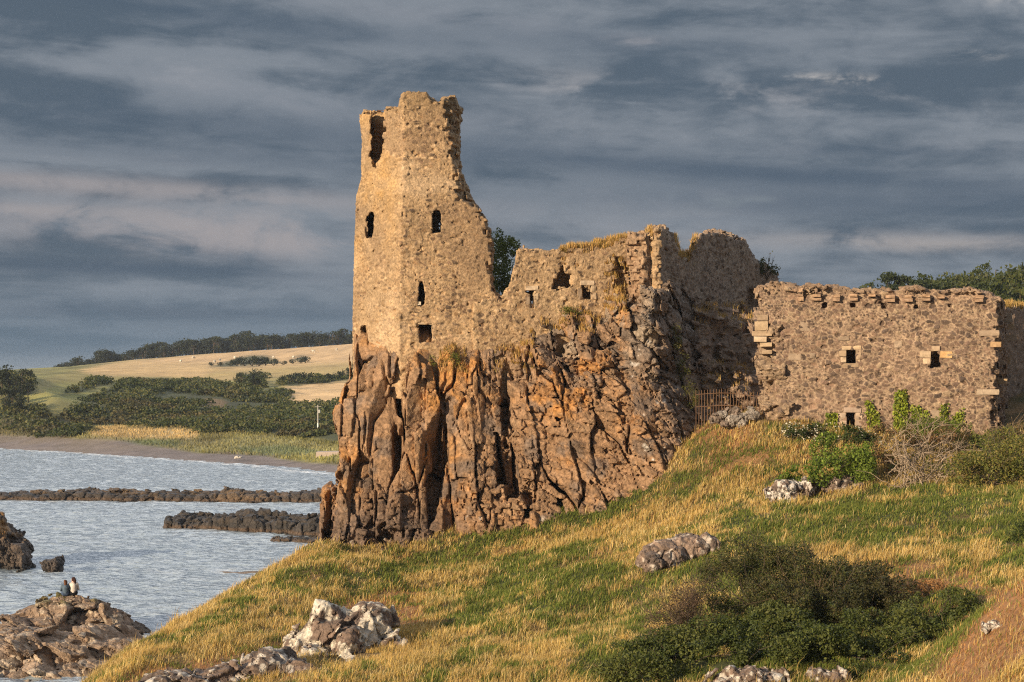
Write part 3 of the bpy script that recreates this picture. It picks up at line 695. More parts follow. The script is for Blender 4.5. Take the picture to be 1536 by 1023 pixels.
link('hillside', mesh_np('hillside', GV, GQ, C), M_SOIL, kind='structure', label='dry grassy hillside falling from the castle to the shore')

# ================================================================ grass (uncountable): one object of blades
def blades(X, Y, Z, h, wd, lean_dir, lean, col, tip):
    n = len(X); a = rng.uniform(0, 2 * np.pi, n)
    wx, wy = np.cos(a) * wd / 2, np.sin(a) * wd / 2
    lx, ly = np.cos(lean_dir) * lean * h, np.sin(lean_dir) * lean * h
    V = np.zeros((n, 5, 3), np.float32)
    V[:, 0] = np.stack([X - wx, Y - wy, Z], 1); V[:, 1] = np.stack([X + wx, Y + wy, Z], 1)
    V[:, 2] = np.stack([X + wx * .8 + lx * .35, Y + wy * .8 + ly * .35, Z + h * .6], 1); V[:, 3] = np.stack([X - wx * .8 + lx * .35, Y - wy * .8 + ly * .35, Z + h * .6], 1)
    V[:, 4] = np.stack([X + lx, Y + ly, Z + h * (1 - .35 * np.minimum(lean, 1.2) ** 2)], 1)
    b = np.arange(n)[:, None] * 5
    q = b + np.array([[0, 1, 2, 3]]); t = b + np.array([[3, 2, 4]])
    c = np.repeat(col[:, None], 5, 1); c[:, 4] = tip; c[:, 2:4] = (col[:, None] * .5 + tip[:, None] * .5)
    return V.reshape(-1, 3), q, t, c.reshape(-1, 3)
def scatter(n, x0, x1, y0, y1):
    """points over the slope, kept where the photo's view can see them, thinning with distance"""
    y = np.sqrt(rng.uniform(y0 ** 2, y1 ** 2, n)) if False else y0 * (y1 / y0) ** rng.uniform(0, 1, n)
    x = rng.uniform(x0, x1, n) * y
    return x, y
STRAW = np.array([(.62,.42,.13), (.68,.49,.19), (.54,.35,.10), (.72,.56,.28), (.46,.31,.12)])
GREENS = np.array([(.12,.165,.026), (.16,.20,.036), (.085,.125,.022), (.22,.23,.05), (.14,.17,.035)])
RUSTS = np.array([(.42,.20,.075), (.32,.15,.06), (.50,.27,.10)])
ROCK_FOOT = []       # (x, y, r) bare spots, filled before the grass is grown
def grow():
    n = 860000
    x, y = scatter(n, -.27, .335, 26, 88)
    z = ground_z(x, y); P = np.stack([x, y, z], 1); px, py = to_px(P)
    k = (px > -20) & (px < 1560) & (py < 1060) & (z > .9)
    # nothing under the rock of the crag or inside the walls
    yf = cr_f(np.stack([np.clip(px, 470, 1150), np.clip(py, 430, 860)], 1))
    k &= ~((y > yf + .7) & (px > 480) & (px < 1010) & (py < 850))
    u = (x - HW_A[0]) * HWd[0] + (y - HW_A[1]) * HWd[1]; v = -((x - HW_A[0]) * HWn[0] + (y - HW_A[1]) * HWn[1])
    k &= ~((v > -.05) & (u > -1) & (u < 14))
    for rx, ry, rr in ROCK_FOOT: k &= (x - rx) ** 2 + (y - ry) ** 2 > rr * rr
    P = P[k]; px = px[k]; py = py[k]
    g, r = growth(P); Pf = P * np.array([1, 1, 0]); tus = fbm(Pf, .9, 3, 350); t2 = vnoise(Pf * 2.6, 355)
    thin = rng.uniform(0, 1, len(P)) > .62 * sstep(.55, .95, r) * (1 - g); P, px, py, g, r, Pf, tus, t2 = P[thin], px[thin], py[thin], g[thin], r[thin], Pf[thin], tus[thin], t2[thin]
    u = rng.uniform(0, 1, len(P)); kind = np.where(u < g * .92 + .05, 1, np.where(rng.uniform(0, 1, len(P)) < r * .75, 2, 0))
    bare = sstep(.35, .7, r) * (kind == 2)
    col = np.where((kind == 1)[:, None], GREENS[rng.integers(0, 5, len(P))], np.where((kind == 2)[:, None], RUSTS[rng.integers(0, 3, len(P))], STRAW[rng.integers(0, 5, len(P))]))
    col = col * rng.uniform(.75, 1.25, len(P))[:, None] * (1 + .22 * fbm(Pf, .7, 3, 360))[:, None]
    yel = sstep(0, .5, fbm(Pf, .5, 2, 365)) * (kind == 0); col = mix(col, np.array([.52, .31, .10]), yel * .3)
    tip = np.where((kind == 1)[:, None], mix(col * 1.2, np.array([.30, .25, .09]), .25 * rng.uniform(0, 1, len(P))), col * 1.15)
    base = np.where((kind == 0)[:, None], col * np.array([.8, .85, .8]), col * .9)
    h = np.where(kind == 1, rng.uniform(.12, .30, len(P)), np.where(kind == 2, rng.uniform(.08, .22, len(P)), rng.uniform(.13, .42, len(P))))
    h *= .84 * (1 + .65 * tus + .4 * t2); seed_ = (kind == 0) & (rng.uniform(0, 1, len(P)) < .05); h = np.where(seed_, h * 1.7, h)
    h *= np.interp(P[:, 1], [30, 60, 80], [.9, 1, 1.1])
    lean_dir = rng.normal(.35, 1.1, len(P)) + fbm(Pf, .5, 2, 370) * 2; lean = np.abs(rng.normal(.35, .25, len(P))) + .25 * sstep(.1, .6, t2)
    wd = (.008 + .009 * rng.uniform(0, 1, len(P))) * np.interp(P[:, 1], [28, 45, 85], [.8, 1.0, 2.0]) * np.where(kind == 1, 1.5, 1.1)
    X, Y, Z = P.T
    V, q, t, c = blades(X, Y, Z - .03, np.maximum(h, .06), wd, lean_dir, lean, base, tip)
    link('hillside_grass', mesh_np('hillside_grass', V, [q, t], c, smooth=False), M_GRASS, kind='stuff', label='golden dry grass and green tussocks covering the slope')
    print('grass', len(P), time.time() - T0)

# ================================================================ rocks on the slope and by the shore
def rock(name, label, cat, blobs, lo, hi, h, cell, amp, cols, seed, mat=M_ROCK, lichen=None, group=None, floor=None, moss=None, origin=None, strat=None, fine=1.):
    cell = np.asarray(cell, float)
    def base(P):
        d = None
        for c, r in blobs:
            e = (np.sqrt((((P - np.asarray(c)) / np.asarray(r)) ** 2).sum(1)) - 1) * min(r)
            d = e if d is None else smin(d, e, .35 * min(r) + .05)
        return d
    def R(P):
        if strat: 
            k, m = strat; return np.stack([P[:, 0] + k * P[:, 2], P[:, 1], P[:, 2] + m * P[:, 0]], 1)
        return P
    def det(P):
        S = R(P); wp = np.stack([vnoise(P / cell.mean(), seed + 1), vnoise(P / cell.mean(), seed + 2), vnoise(P / cell.mean(), seed + 3)], 1) * cell.mean() * .18
        c1, t1, i1 = facets((S + wp) / cell, seed, .95); c2, t2, i2 = facets((S + wp * .5) / (cell * .4), seed + 4, .95)
        return amp * (1.3 * t1 + .6 * (1 - sstep(0, .09, c1)) + .55 * fine * t2 + .25 * fine * (1 - sstep(0, .10, c2)) + .3 * fbm(P / cell.mean(), .7, 2, seed + 5) + .14 * fbm(P / cell.mean(), 5, 2, seed + 6))
    V, Q = sculpt(base, lo, hi, h, det, amp * 2.2, .02)
    S = R(V); _, _, i2 = facets(S / (cell * .4), seed + 4, .95)
    n = fbm(V / cell.mean(), .9, 4, seed + 7); n2 = fbm(V / cell.mean(), 3.2, 4, seed + 8)
    C = mix(np.array(cols[0]), np.array(cols[1]), sstep(-.25, .3, n)) * (.75 + .5 * i2)[:, None]
    if len(cols) > 2: C = mix(C, np.array(cols[2]), sstep(.12, .4, n2) * .8)
    if lichen: C = mix(C, np.array(lichen[0]), sstep(lichen[1], lichen[1] + .18, n2 + .35 * n) * lichen[2])
    if floor is not None: C = mix(C, np.array([.045, .04, .036]), sstep(floor + .5, floor + .1, V[:, 2] + .3 * n) * .85)
    if moss:
        nz = sstep(moss[1] - .25, moss[1] + .3, V[:, 2] + .3 * n2); C = mix(C, np.array(moss[0]), nz * sstep(.0, .3, n + .1) * .8)
    return link(name, mesh_np(name, V, Q, C, smooth=False), mat, None, label, cat, group)
def box_of(blobs, m=.6):
    c = np.array([b[0] for b in blobs]); r = np.array([b[1] for b in blobs]); return (c - r).min(0) - m, (c + r).max(0) + m
LIC = ((.60, .55, .47), .02, .95)
def hill_rock(name, label, items, h, cell, amp, seed, cols=((.20,.145,.115),(.13,.10,.085),(.26,.19,.15)), lichen=LIC, foot=.8, strat=None, snap=None):
    blobs = []
    for px, py, d, r in items:
        c = W(px, py, d)
        if snap is not None: c[2] = ground_z([c[0]], [c[1]])[0] + snap
        blobs.append((c, r)); ROCK_FOOT.append((c[0], c[1], max(r[0], r[1]) * foot))
    lo, hi = box_of(blobs)
    return rock(name, label, 'rock', blobs, lo, hi, h, cell, amp, cols, seed, lichen=lichen, strat=strat)
hill_rock('boulder', 'white lichen covered rock split by a dark cleft at the bottom of the slope', [(490,950,56,(.85,1.0,1.05)),(520,978,55,(.6,.9,1.0)),(558,940,56.5,(.85,.9,.9)),(450,968,56,(.7,.8,.6)),(588,970,56,(.55,.7,.65)),(540,1012,54,(.8,.9,.7)),(470,1002,54.5,(.7,.7,.6)),(505,1030,53.5,(.8,.8,.6))], .042, (.95,1.2,1.1), .19, 400, lichen=((.62,.56,.47), -.16, .95), strat=(-.35, 0))
hill_rock('boulder', 'dark mottled rock with white specks at the bottom edge left of the cleft rock', [(400,1008,51.5,(1.0,.9,.65)),(450,1022,51,(.9,.8,.6)),(340,1024,51,(.9,.8,.55)),(285,1030,50.5,(.9,.8,.5)),(430,1000,52.5,(.7,.7,.5)),(235,1034,50.3,(.8,.8,.45))], .045, (.9,.9,.8), .2, 410, lichen=((.55,.50,.44), .12, .9))
hill_rock('boulder', 'low grey cracked boulder with turf on top in the middle of the slope', [(1000,836,62,(.95,.9,.62)),(1040,822,62.5,(.8,.8,.6)),(978,845,61.5,(.5,.7,.5))], .042, (.75,.8,.8), .15, 420, cols=((.25,.18,.14),(.17,.13,.11),(.32,.24,.19)), lichen=((.52,.46,.40), .2, .8))
hill_rock('boulder', 'pale rock end under the left side of the bramble mound', [(1178,742,70.5,(.75,.9,.62)),(1205,738,71,(.6,.8,.6))], .05, (.6,.6,.7), .2, 430, lichen=((.62,.57,.51), -.05, .95))
hill_rock('boulder', 'brown rock under the right side of the bramble mound', [(1270,735,71,(.75,.8,.55)),(1240,738,71.5,(.7,.8,.5))], .05, (.6,.6,.7), .2, 440, lichen=((.52,.46,.40), .2, .8))
hill_rock('boulder', 'white streaked rock peeping out below the dark bushes at the bottom edge', [(1120,1005,43.4,(.7,.6,.5)),(1155,1010,43.3,(.5,.5,.45)),(1085,1012,43.3,(.45,.5,.4))], .036, (.5,.6,.6), .15, 450, lichen=((.60,.55,.48), -.05, .95), snap=-.05)
hill_rock('boulder', 'small speckled rock right of the white streaked one under the dark bushes', [(1232,1008,43.3,(.42,.5,.42)),(1256,1014,43.2,(.36,.5,.36))], .036, (.45,.5,.5), .13, 460, lichen=((.55,.50,.44), .05, .9), snap=-.05)
hill_rock('boulder', 'small pale stone on the rusty bank in the bottom right corner', [(1488,940,36.6,(.22,.25,.14))], .02, (.2,.2,.2), .05, 470, lichen=((.6,.55,.48), -.2, .9), foot=.5)
# white stones heaped below the railing
for k, (a, b, r) in enumerate([(1072,627,.32),(1086,622,.26),(1098,630,.36),(1104,616,.28),(1116,625,.26),(1128,622,.34),(1085,634,.30),(1112,634,.34),(1126,614,.2),(1094,616,.22)]):
    c = W(a, b, 81.6)
    rock('stone', ('pale stone' if k % 3 else 'dark stone') + ' in the small heap below the iron railing', 'stone', [(c, (r, r * .8, r * .75))], c - r - .15, c + r + .15, .04, (.3,.3,.3), .09, ((.22,.17,.14),(.15,.12,.10)) if k % 3 == 0 else ((.36,.32,.28),(.22,.19,.165)), 480 + k, group='stones heaped below the railing')
# shore rocks
BR = ((.27,.195,.14),(.19,.135,.10),(.34,.25,.18))
pr = [(W(110,968,85.5),(3.2,2.4,1.75)),(W(40,985,84),(2.9,2.4,1.9)),(W(170,962,86),(1.7,1.8,1.6)),(W(128,922,86),(1.5,1.2,.6)),(W(75,930,86),(1.5,1.2,1.1)),(W(10,962,85),(1.4,1.6,1.3)),(W(190,985,85),(1.2,1.5,1.4)),(W(-40,990,84),(2.2,2,1.8))]
lo, hi = box_of(pr, .5); lo[2] = max(lo[2], -1.5)
rock('shore_rock', 'rugged brown rock by the water with two people seated on its top', 'rock', pr, lo, hi, .06, (1.5,1.5,1.0), .40, BR, 500, fine=.55, lichen=((.48,.40,.31), .15, .75), moss=((.16,.14,.04), 1.6), floor=0.05, strat=(-.3,.45))
pr = [(W(60,1003,77),(3.6,3.4,1.6)),(W(130,996,78),(2.4,2.8,1.5)),(W(165,985,80),(1.5,2.0,1.4)),(W(5,1015,76),(3.0,3.2,1.8)),(W(20,990,80),(2.4,2.2,1.5)),(W(190,1005,77.5),(1.6,2.0,1.4)),(W(120,1040,74),(3,2.4,1.5)),(W(20,1060,73),(3,2.4,1.5))]
lo, hi = box_of(pr, .5); lo[2] = max(lo[2], -2)
rock('shore_rock', 'pale tilted rock slabs in the bottom left corner in front of the seated people', 'rock', pr, lo, hi, .06, (1.9,1.8,.8), .36, ((.34,.25,.18),(.25,.18,.13),(.42,.32,.24)), 510, lichen=((.50,.42,.33), .15, .7), floor=-.6, fine=.5, strat=(-.2,.6))
pr = [(W(4,830,116),(1.9,2.4,1.6)),(W(0,802,116),(.8,1.2,1.1)),(W(28,838,115),(1.0,1.5,1.2)),(W(-28,815,116),(2,2.2,2.2)),(W(40,848,114),(.5,1,.7))]
lo, hi = box_of(pr, .5); lo[2] = -.8
rock('sea_stack', 'dark sea stack with an orange crest at the left edge', 'rock', pr, lo, hi, .09, (.8,.9,1.0), .34, ((.10,.075,.06),(.075,.058,.048),(.13,.095,.07)), 520, mat=M_WET, floor=0., moss=((.36,.19,.06), 2.2))
pr = [(W(80,850,112.5),(.75,.8,.5)),(W(86,846,112.5),(.35,.5,.45))]
lo, hi = box_of(pr, .4); lo[2] = -.5
rock('sea_rock', 'small dark rock alone in the water beside the sea stack', 'rock', pr, lo, hi, .06, (.6,.6,.6), .16, ((.085,.065,.055),(.06,.05,.045)), 530, mat=M_WET, floor=-.2)
# long low reefs
def reef(label, xa, ya, xb, yb, half, top, h, cell, amp, cols, seed, extra=None, group=None):
    ax = np.array([xa, ya]); ab = np.array([xb - xa, yb - ya]); ln = np.linalg.norm(ab); t_ = ab / ln
    def base(P):
        u = (P[:, 0] - xa) * t_[0] + (P[:, 1] - ya) * t_[1]; v = -(P[:, 0] - xa) * t_[1] + (P[:, 1] - ya) * t_[0]
        hw = np.interp(u / ln, [0, .08, 1], [.4, 1, 1.15]) * half + .5 * vnoise(np.stack([u * .35, u * 0, u * 0], 1), seed)
        tp = (np.interp(u / ln, [0, .05, .3, 1], [.35, .8, .95, 1.1]) + .22 * vnoise(np.stack([u * .22, u * 0 + 3, u * 0], 1), seed)) * top
        return np.maximum(np.maximum(np.maximum(-u, u - ln), np.abs(v) - hw + .4 * np.maximum(P[:, 2], 0)), P[:, 2] - tp + .18 * np.abs(v))
    cell = np.asarray(cell, float)
    def det(P):
        c1, t1, i1 = facets(P / cell, seed, .8); c2, t2, i2 = facets(P / (cell * .42), seed + 3, .95)
        return amp * (.9 * (1 - sstep(0, .22, c1)) + 1.1 * t1 + .5 * t2)
    lo = [min(xa, xb) - 2, min(ya, yb) - half - 2, -.6]; hi = [max(xa, xb) + 2, max(ya, yb) + half + 2, top * 1.4 + .8]
    V, Q = sculpt(base, lo, hi, h, det, amp * 2.5, .01)
    _, _, i2 = facets(V / (cell * .42), seed + 3, .95); n = fbm(V, .35, 3, seed + 5)
    C = mix(np.array(cols[0]), np.array(cols[1]), sstep(-.3, .3, n)) * (.7 + .6 * i2)[:, None]
    if len(cols) > 2: C = mix(C, np.array(cols[2]), sstep(.1, .4, n + .6 * (V[:, 2] / top - .6)) * extra)
    C = mix(C, np.array([.15, .09, .05]), sstep(.45, .25, V[:, 2]) * sstep(.05, .2, V[:, 2]) * .5)
    link('reef', mesh_np('reef', V, Q, C, smooth=False), M_WET, None, label, 'reef', group)
a = W(-60, 752, 181); b = W(560, 752, 181)
reef('long low reef of dark boulders crossing the bay', a[0], 182.5, b[0], 178, 2.6, 1.15, .14, (1.3,1.3,1.1), .34, ((.065,.052,.044),(.042,.035,.031),(.20,.13,.07)), 540, .55)
reef('nearer reef of square black basalt columns in the bay', W(262,785,149)[0], 149, W(560,785,142)[0], 139.5, 3.2, 1.5, .11, (1.0,1.0,1.6), .34, ((.052,.043,.037),(.034,.03,.027),(.10,.07,.045)), 550, .3)
reef('small black reef at the foot of the crag in front of the columns', W(408,806,134)[0], 134, W(520,806,134)[0], 132, 1.3, .5, .1, (.8,.8,.8), .2, ((.06,.05,.045),(.045,.04,.036)), 560)
print('rocks', time.time() - T0)
# gravel spit
def spit():
    u = np.linspace(0, 1, 60); v = np.linspace(-1, 1, 14); UU, VV = np.meshgrid(u, v, indexing='ij')
    x = -20.8 + UU * 10; y = 112.5 + 1.2 * VV * (.1 + UU) - 1.5 * UU; z = .16 * (1 - VV ** 2) * np.minimum(1, .25 + 2 * UU) - .03 + .03 * np.sin(UU * 30)
    P = np.stack([x.ravel(), y.ravel(), z.ravel()], 1); i = np.arange(60 * 14).reshape(60, 14)
    q = np.stack([i[:-1, :-1], i[1:, :-1], i[1:, 1:], i[:-1, 1:]], -1).reshape(-1, 4)
    link('gravel_spit', mesh_np('gravel_spit', P, q, np.array([.19,.155,.135]) * (1 + .3 * fbm(P, 1.5, 3, 5))[:, None]), M_SOIL, kind='structure')
spit()

# ================================================================ sea
def grid_axis(dense0, dense1, step, far, grow_=1.35):
    a = list(np.arange(dense0, dense1, step)); s = step
    while a[-1] < far: s *= grow_; a.append(a[-1] + s)
    s = step
    while a[0] > -far: s *= grow_; a.insert(0, a[0] - s)
    return np.array(a)
sxs = grid_axis(-105, 2, .33, 6000); sys_ = grid_axis(72, 200, .24, 6000); sys_ = np.concatenate([sys_[sys_ < 200], np.arange(200, 330, .45), grid_axis(72, 330, .5, 6000)[grid_axis(72, 330, .5, 6000) > 330]])
XX, YY = np.meshgrid(sxs, sys_, indexing='ij'); P = np.stack([XX.ravel(), YY.ravel(), np.zeros(XX.size)], 1)
wz = .085 * fbm(P * np.array([.28, .62, 0]), 1., 3, 600) + .055 * (1 - 2 * np.abs(fbm(P * np.array([.6, 1.3, 0]), 1., 2, 610))) + .075 * (.6 - 2 * np.abs(vnoise(P * np.array([.75, 1.25, 0]) + np.array([.3 * 1, 0, 0]), 620))) + .03 * vnoise(P * np.array([1.6, 2.4, 0]), 625)
calm = sstep(500, 200, np.abs(P[:, 0])) * sstep(600, 330, P[:, 1]); P[:, 2] = wz * calm
i = np.arange(XX.size).reshape(XX.shape); SQ = np.stack([i[:-1, :-1], i[1:, :-1], i[1:, 1:], i[:-1, 1:]], -1).reshape(-1, 4)
m, nt, nd, L = new_mat('sea_water'); out = N(nt, 'ShaderNodeOutputMaterial'); bs = N(nt, 'ShaderNodeBsdfPrincipled')
at = N(nt, 'ShaderNodeAttribute', attribute_name='tint'); L.new(at.outputs['Color'], bs.inputs['Base Color'])
bs.inputs['Roughness'].default_value = .16; bs.inputs['IOR'].default_value = 1.33; bs.inputs['Specular IOR Level'].default_value = .6
geo = N(nt, 'ShaderNodeNewGeometry'); mp = N(nt, 'ShaderNodeMapping'); mp.inputs['Scale'].default_value = (.9, 1.5, 1)
no = N(nt, 'ShaderNodeTexNoise'); no.inputs['Scale'].default_value = 1.3; no.inputs['Detail'].default_value = 3; L.new(geo.outputs['Position'], mp.inputs[0]); L.new(mp.outputs[0], no.inputs['Vector'])
b = N(nt, 'ShaderNodeBump'); b.inputs['Strength'].default_value = .75; b.inputs['Distance'].default_value = .35; L.new(no.outputs['Fac'], b.inputs['Height']); L.new(b.outputs['Normal'], bs.inputs['Normal']); L.new(bs.outputs[0], out.inputs[0])
px, py = to_px(P)
SC_ = np.tile(np.array([.28, .345, .405]), (len(P), 1))
crest = sstep(.045, .10, wz + .02 * vnoise(P * np.array([2, 3, 0]), 640)); SC_ = mix(SC_, np.array([.45, .49, .53]), crest * .3)
# foam along the shore and the reefs
SHORE = [(-300,330),(-100,318),(-101,316),(-60,290),(-38,262),(-24,238),(-16,220)]
def shore_y(x): return np.interp(x, [-400,-130,-100,-80,-60,-42,-33,-25,-10,100], [420,328,314,296,275,256,240,228,205,180])
fo = sstep(3.2, .6, np.abs(P[:, 1] - shore_y(P[:, 0]) + 1.5 + 1.4 * vnoise(P * np.array([.15, .15, 0]), 650))) * (P[:, 0] > -130)
fo = np.maximum(fo, sstep(.12, .4, fbm(P, .5, 3, 655)) * sstep(2.2, .5, np.abs(P[:, 1] - 113.5)) * sstep(-27, -22, P[:, 0]) * .9)
fo = np.maximum(fo, sstep(.05, .4, fbm(P * np.array([.5, 1.2, 0]), .8, 3, 660)) * sstep(2, .2, np.abs(P[:, 1] - 178.3 )) * .7)
for (ax_, ay_, bx_, by_, wdt) in [(W(262,785,149)[0], 145.6, W(560,785,142)[0], 136.2, 1.1), (W(262,785,149)[0] - .6, 149, W(262,785,149)[0] - .4, 146, .9), (-39.5, 113.4, -34.2, 111.9, .8), (-33.6, 111.6, -31.4, 111.4, .6), (-27, 83.5, -19.8, 84.6, .9), (-80, 179.9, -20, 175.4, .9)]:
    t_ = np.clip(((P[:, 0] - ax_) * (bx_ - ax_) + (P[:, 1] - ay_) * (by_ - ay_)) / ((bx_ - ax_) ** 2 + (by_ - ay_) ** 2), 0, 1)
    dd = np.hypot(P[:, 0] - ax_ - t_ * (bx_ - ax_), P[:, 1] - ay_ - t_ * (by_ - ay_))
    fo = np.maximum(fo, sstep(wdt, .1, dd) * sstep(-.05, .25, fbm(P * np.array([.7, 1.2, 0]), .9, 3, 670)) * .8)
SC_ = mix(SC_, np.array([.75, .78, .80]), np.clip(fo * (.6 + .8 * fbm(P, 1.2, 2, 665)), 0, 1))
link('sea', mesh_np('sea', P, SQ, SC_), m, kind='structure', label='choppy pale blue sea in the bay')
print('sea', len(P), time.time() - T0)

# ================================================================ far shore: beach, scrub slopes, fields, ridge
FP = [(0,655,322),(130,662,306),(300,676,288),(420,688,262),(515,694,244),
 (60,640,335),(200,640,330),(330,650,310),(480,672,270),(530,660,280),
 (100,600,380),(200,600,380),(250,575,430),(330,580,430),(390,580,440),(330,620,370),(430,620,360),(530,610,360),(470,640,310),
 (60,570,460),(130,580,460),(110,550,620),(150,555,560),(300,552,560),(420,568,470),(530,556,500),(530,580,450),(420,602,400),
 (85,553,760),(150,545,760),(220,538,780),(300,532,780),(400,525,780),(530,516,780),(700,505,780),(450,545,620),(300,540,680),(530,535,640),
 (0,580,360),(0,560,390),(40,575,370),(70,610,355),(20,610,350),(90,640,345)]
FX = [tuple(W(*q)) for q in FP]
FX += [tuple(W(*q)) for q in [(40,566,760),(0,566,780),(-60,568,800),(-150,570,800),(20,562,560)]]
FX += [(-300,330,2),(-300,450,12),(-200,350,3),(-160,400,13),(-400,900,10),(-250,950,10),(0,950,30),(-150,1000,14),(-60,260,-.3),(-60,240,-1.5),(-130,300,-1.2),(-25,215,-1.2),(40,200,4),(20,240,10),(30,300,22),(0,330,14),(60,500,38),(60,700,40),(0,200,1.0)]
far_f = tps([(a, b) for a, b, c in FX], [c for a, b, c in FX], .0006)
def far_z(x, y):
    x = np.asarray(x, float).ravel(); y = np.asarray(y, float).ravel(); P = np.stack([x, y, 0 * x], 1)
    z = far_f(np.stack([np.clip(x, -420, 120), np.clip(y, 190, 1050)], 1))
    sea_side = y - shore_y(np.clip(x, -400, 100))                    # distance inland of the waterline
    z = np.where(sea_side < 0, np.maximum(sea_side * .10, -3), np.minimum(z, .12 * sea_side + .03 * np.maximum(sea_side - 8, 0) ** 1.3 + .02))
    z = np.where(y < 190, np.minimum(z, np.where(x > 20, 2, -3)), z)
    # the wooded hill behind the castle
    hill = (13 + .16 * np.clip(x - 10, 0, 90)) * np.exp(-(np.maximum(0, 255 - y) / 80) ** 2) * sstep(130, 190, y) * sstep(-5, 25, x)
    z = np.where(x > 10, np.maximum(z * sstep(60, 10, x), hill * sstep(10, 40, x)), z) + .35 * fbm(P, .06, 3, 700) * sstep(4, 30, sea_side)
    return z
fxs = grid_axis(-160, 10, 1.1, 6000, 1.3); fys = grid_axis(205, 560, 1.3, 9000, 1.10); fys = fys[fys > 120]
fxs = np.unique(np.concatenate([fxs[fxs < 10], np.arange(10, 180, 4), fxs[fxs > 180]]))
XX, YY = np.meshgrid(fxs, fys, indexing='ij'); FV = np.stack([XX.ravel(), YY.ravel(), far_z(XX, YY)], 1)
i = np.arange(XX.size).reshape(XX.shape); FQ = np.stack([i[:-1, :-1], i[1:, :-1], i[1:, 1:], i[:-1, 1:]], -1).reshape(-1, 4)
TAN, GRN, DRK = np.array([.62, .42, .20]), np.array([.215, .20, .065]), np.array([.06, .068, .028])
SCRUB = [[(85,628),(130,600),(190,570),(250,567),(300,573),(345,578),(385,582),(400,595),(440,608),(540,603),(540,668),(480,658),(400,652),(350,648),(295,650),(230,640),(160,638),(95,640)]]
SCRUB += [[(315,551),(345,541),(375,533),(400,533),(420,543),(390,548),(345,551)], [(436,541),(452,533),(464,538),(450,543)], [(418,578),(440,568),(470,569),(530,558),(540,568),(480,575),(440,577)], [(90,595),(120,578),(155,567),(160,575),(120,590)], [(395,608),(410,588),(430,583),(436,594),(415,606)],
          [(0,545),(30,552),(50,572),(48,592),(0,590)], [(0,596),(40,600),(80,622),(85,640),(0,645)], [(15,648),(80,636),(130,642),(120,654),(60,658)], [(360,585),(362,560),(395,558),(400,580)]]
def far_colour(V):
    px, py = to_px(V); n = fbm(V, .03, 4, 710); n2 = fbm(V, .12, 4, 715); n3 = fbm(V, .5, 3, 720)
    qx, qy = px + 7 * n2 + 3 * n3, py + 3 * n2 + 1.5 * n3; furrow = np.sin(V[:, 0] * .55 + V[:, 1] * .9 + 3 * n2)
    C = np.tile(GRN, (len(V), 1)) * (1 + .6 * n2 + .3 * n3)[:, None]
    def put(poly, col, s, a): 
        nonlocal C; C = mix(C, np.array(col), out_of(poly, qx, qy, s) * a)
    put([(50,575),(140,545),(230,535),(700,470),(700,590),(420,580),(300,566),(190,566),(130,585),(60,600)], (.28,.235,.085), 5, .9)
    put([(120,556),(160,545),(300,530),(700,470),(700,575),(430,566),(330,570),(250,566),(140,562)], TAN, 5, .9)
    put([(320,556),(420,552),(700,535),(700,556),(420,568),(300,568)], (.34,.27,.10), 5, .65)
    put([(200,542),(420,522),(700,500),(700,535),(420,545),(320,545)], (.62,.41,.22), 4, .6)
    put([(395,612),(425,582),(470,573),(700,566),(700,600),(480,608)], (.72,.49,.25), 3, 1.)
    put([(50,600),(90,572),(140,575),(125,600),(90,618)], (.25,.24,.075), 5, .8)
    for s in SCRUB: put(s, DRK, 3, .95)
    put([(295,605),(310,597),(335,600),(335,610),(300,611)], (.26,.16,.08), 3, .8)
    put([(330,638),(365,625),(375,627),(355,640)], (.40,.30,.16), 2, .9)
    put([(135,648),(155,640),(200,641),(300,645),(296,655),(260,662),(200,660),(140,655)], (.55,.40,.18), 3, 1.)
    put([(125,662),(150,655),(300,660),(400,655),(530,672),(530,690),(400,683),(250,673)], (.27,.25,.11), 3, .9)
    put([(130,662),(270,660),(265,670),(180,670)], (.11,.15,.07), 3, .8); put([(340,672),(430,668),(500,682),(400,683)], (.13,.17,.09), 3, .7)
    inl = V[:, 1] - shore_y(V[:, 0]) + 2.2 * n2
    bw = np.interp(V[:, 0], [-130, -100, -60, -33, -20], [14, 14, 14, 13, 12])
    C = mix(C, np.array([.21, .175, .165]) * (1 + .35 * n3)[:, None], sstep(bw + 1.5, bw - 1.5, inl) * (V[:, 0] < 20))
    C = mix(C, np.array([.10, .085, .08]), sstep(.12, .35, n3 + .3 * n2) * sstep(bw, bw - 2, inl) * .5)
    C = C * (1 + .28 * n2 + .3 * n3 + .05 * furrow)[:, None]; C = mix(C, np.array([.22, .17, .09]), sstep(.2, .5, n) * .35)
    return mix(C, np.array([.075, .085, .03]), sstep(15, 40, V[:, 0]))
link('far_hills', mesh_np('far_hills', FV, FQ, far_colour(FV)), M_SOIL, kind='structure', label='far shore with pebble beach, scrub slopes and dry fields')
# seabed / ground sheet reaching the horizon
e = 9000.; link('ground', mesh_np('ground', [(-e,-e,-4),(e,-e,-4),(e,e,-4),(-e,e,-4)], np.array([[0,1,2,3]]), np.tile([.1,.09,.07], (4,1))), M_SOIL, kind='structure')
print('far', time.time() - T0)
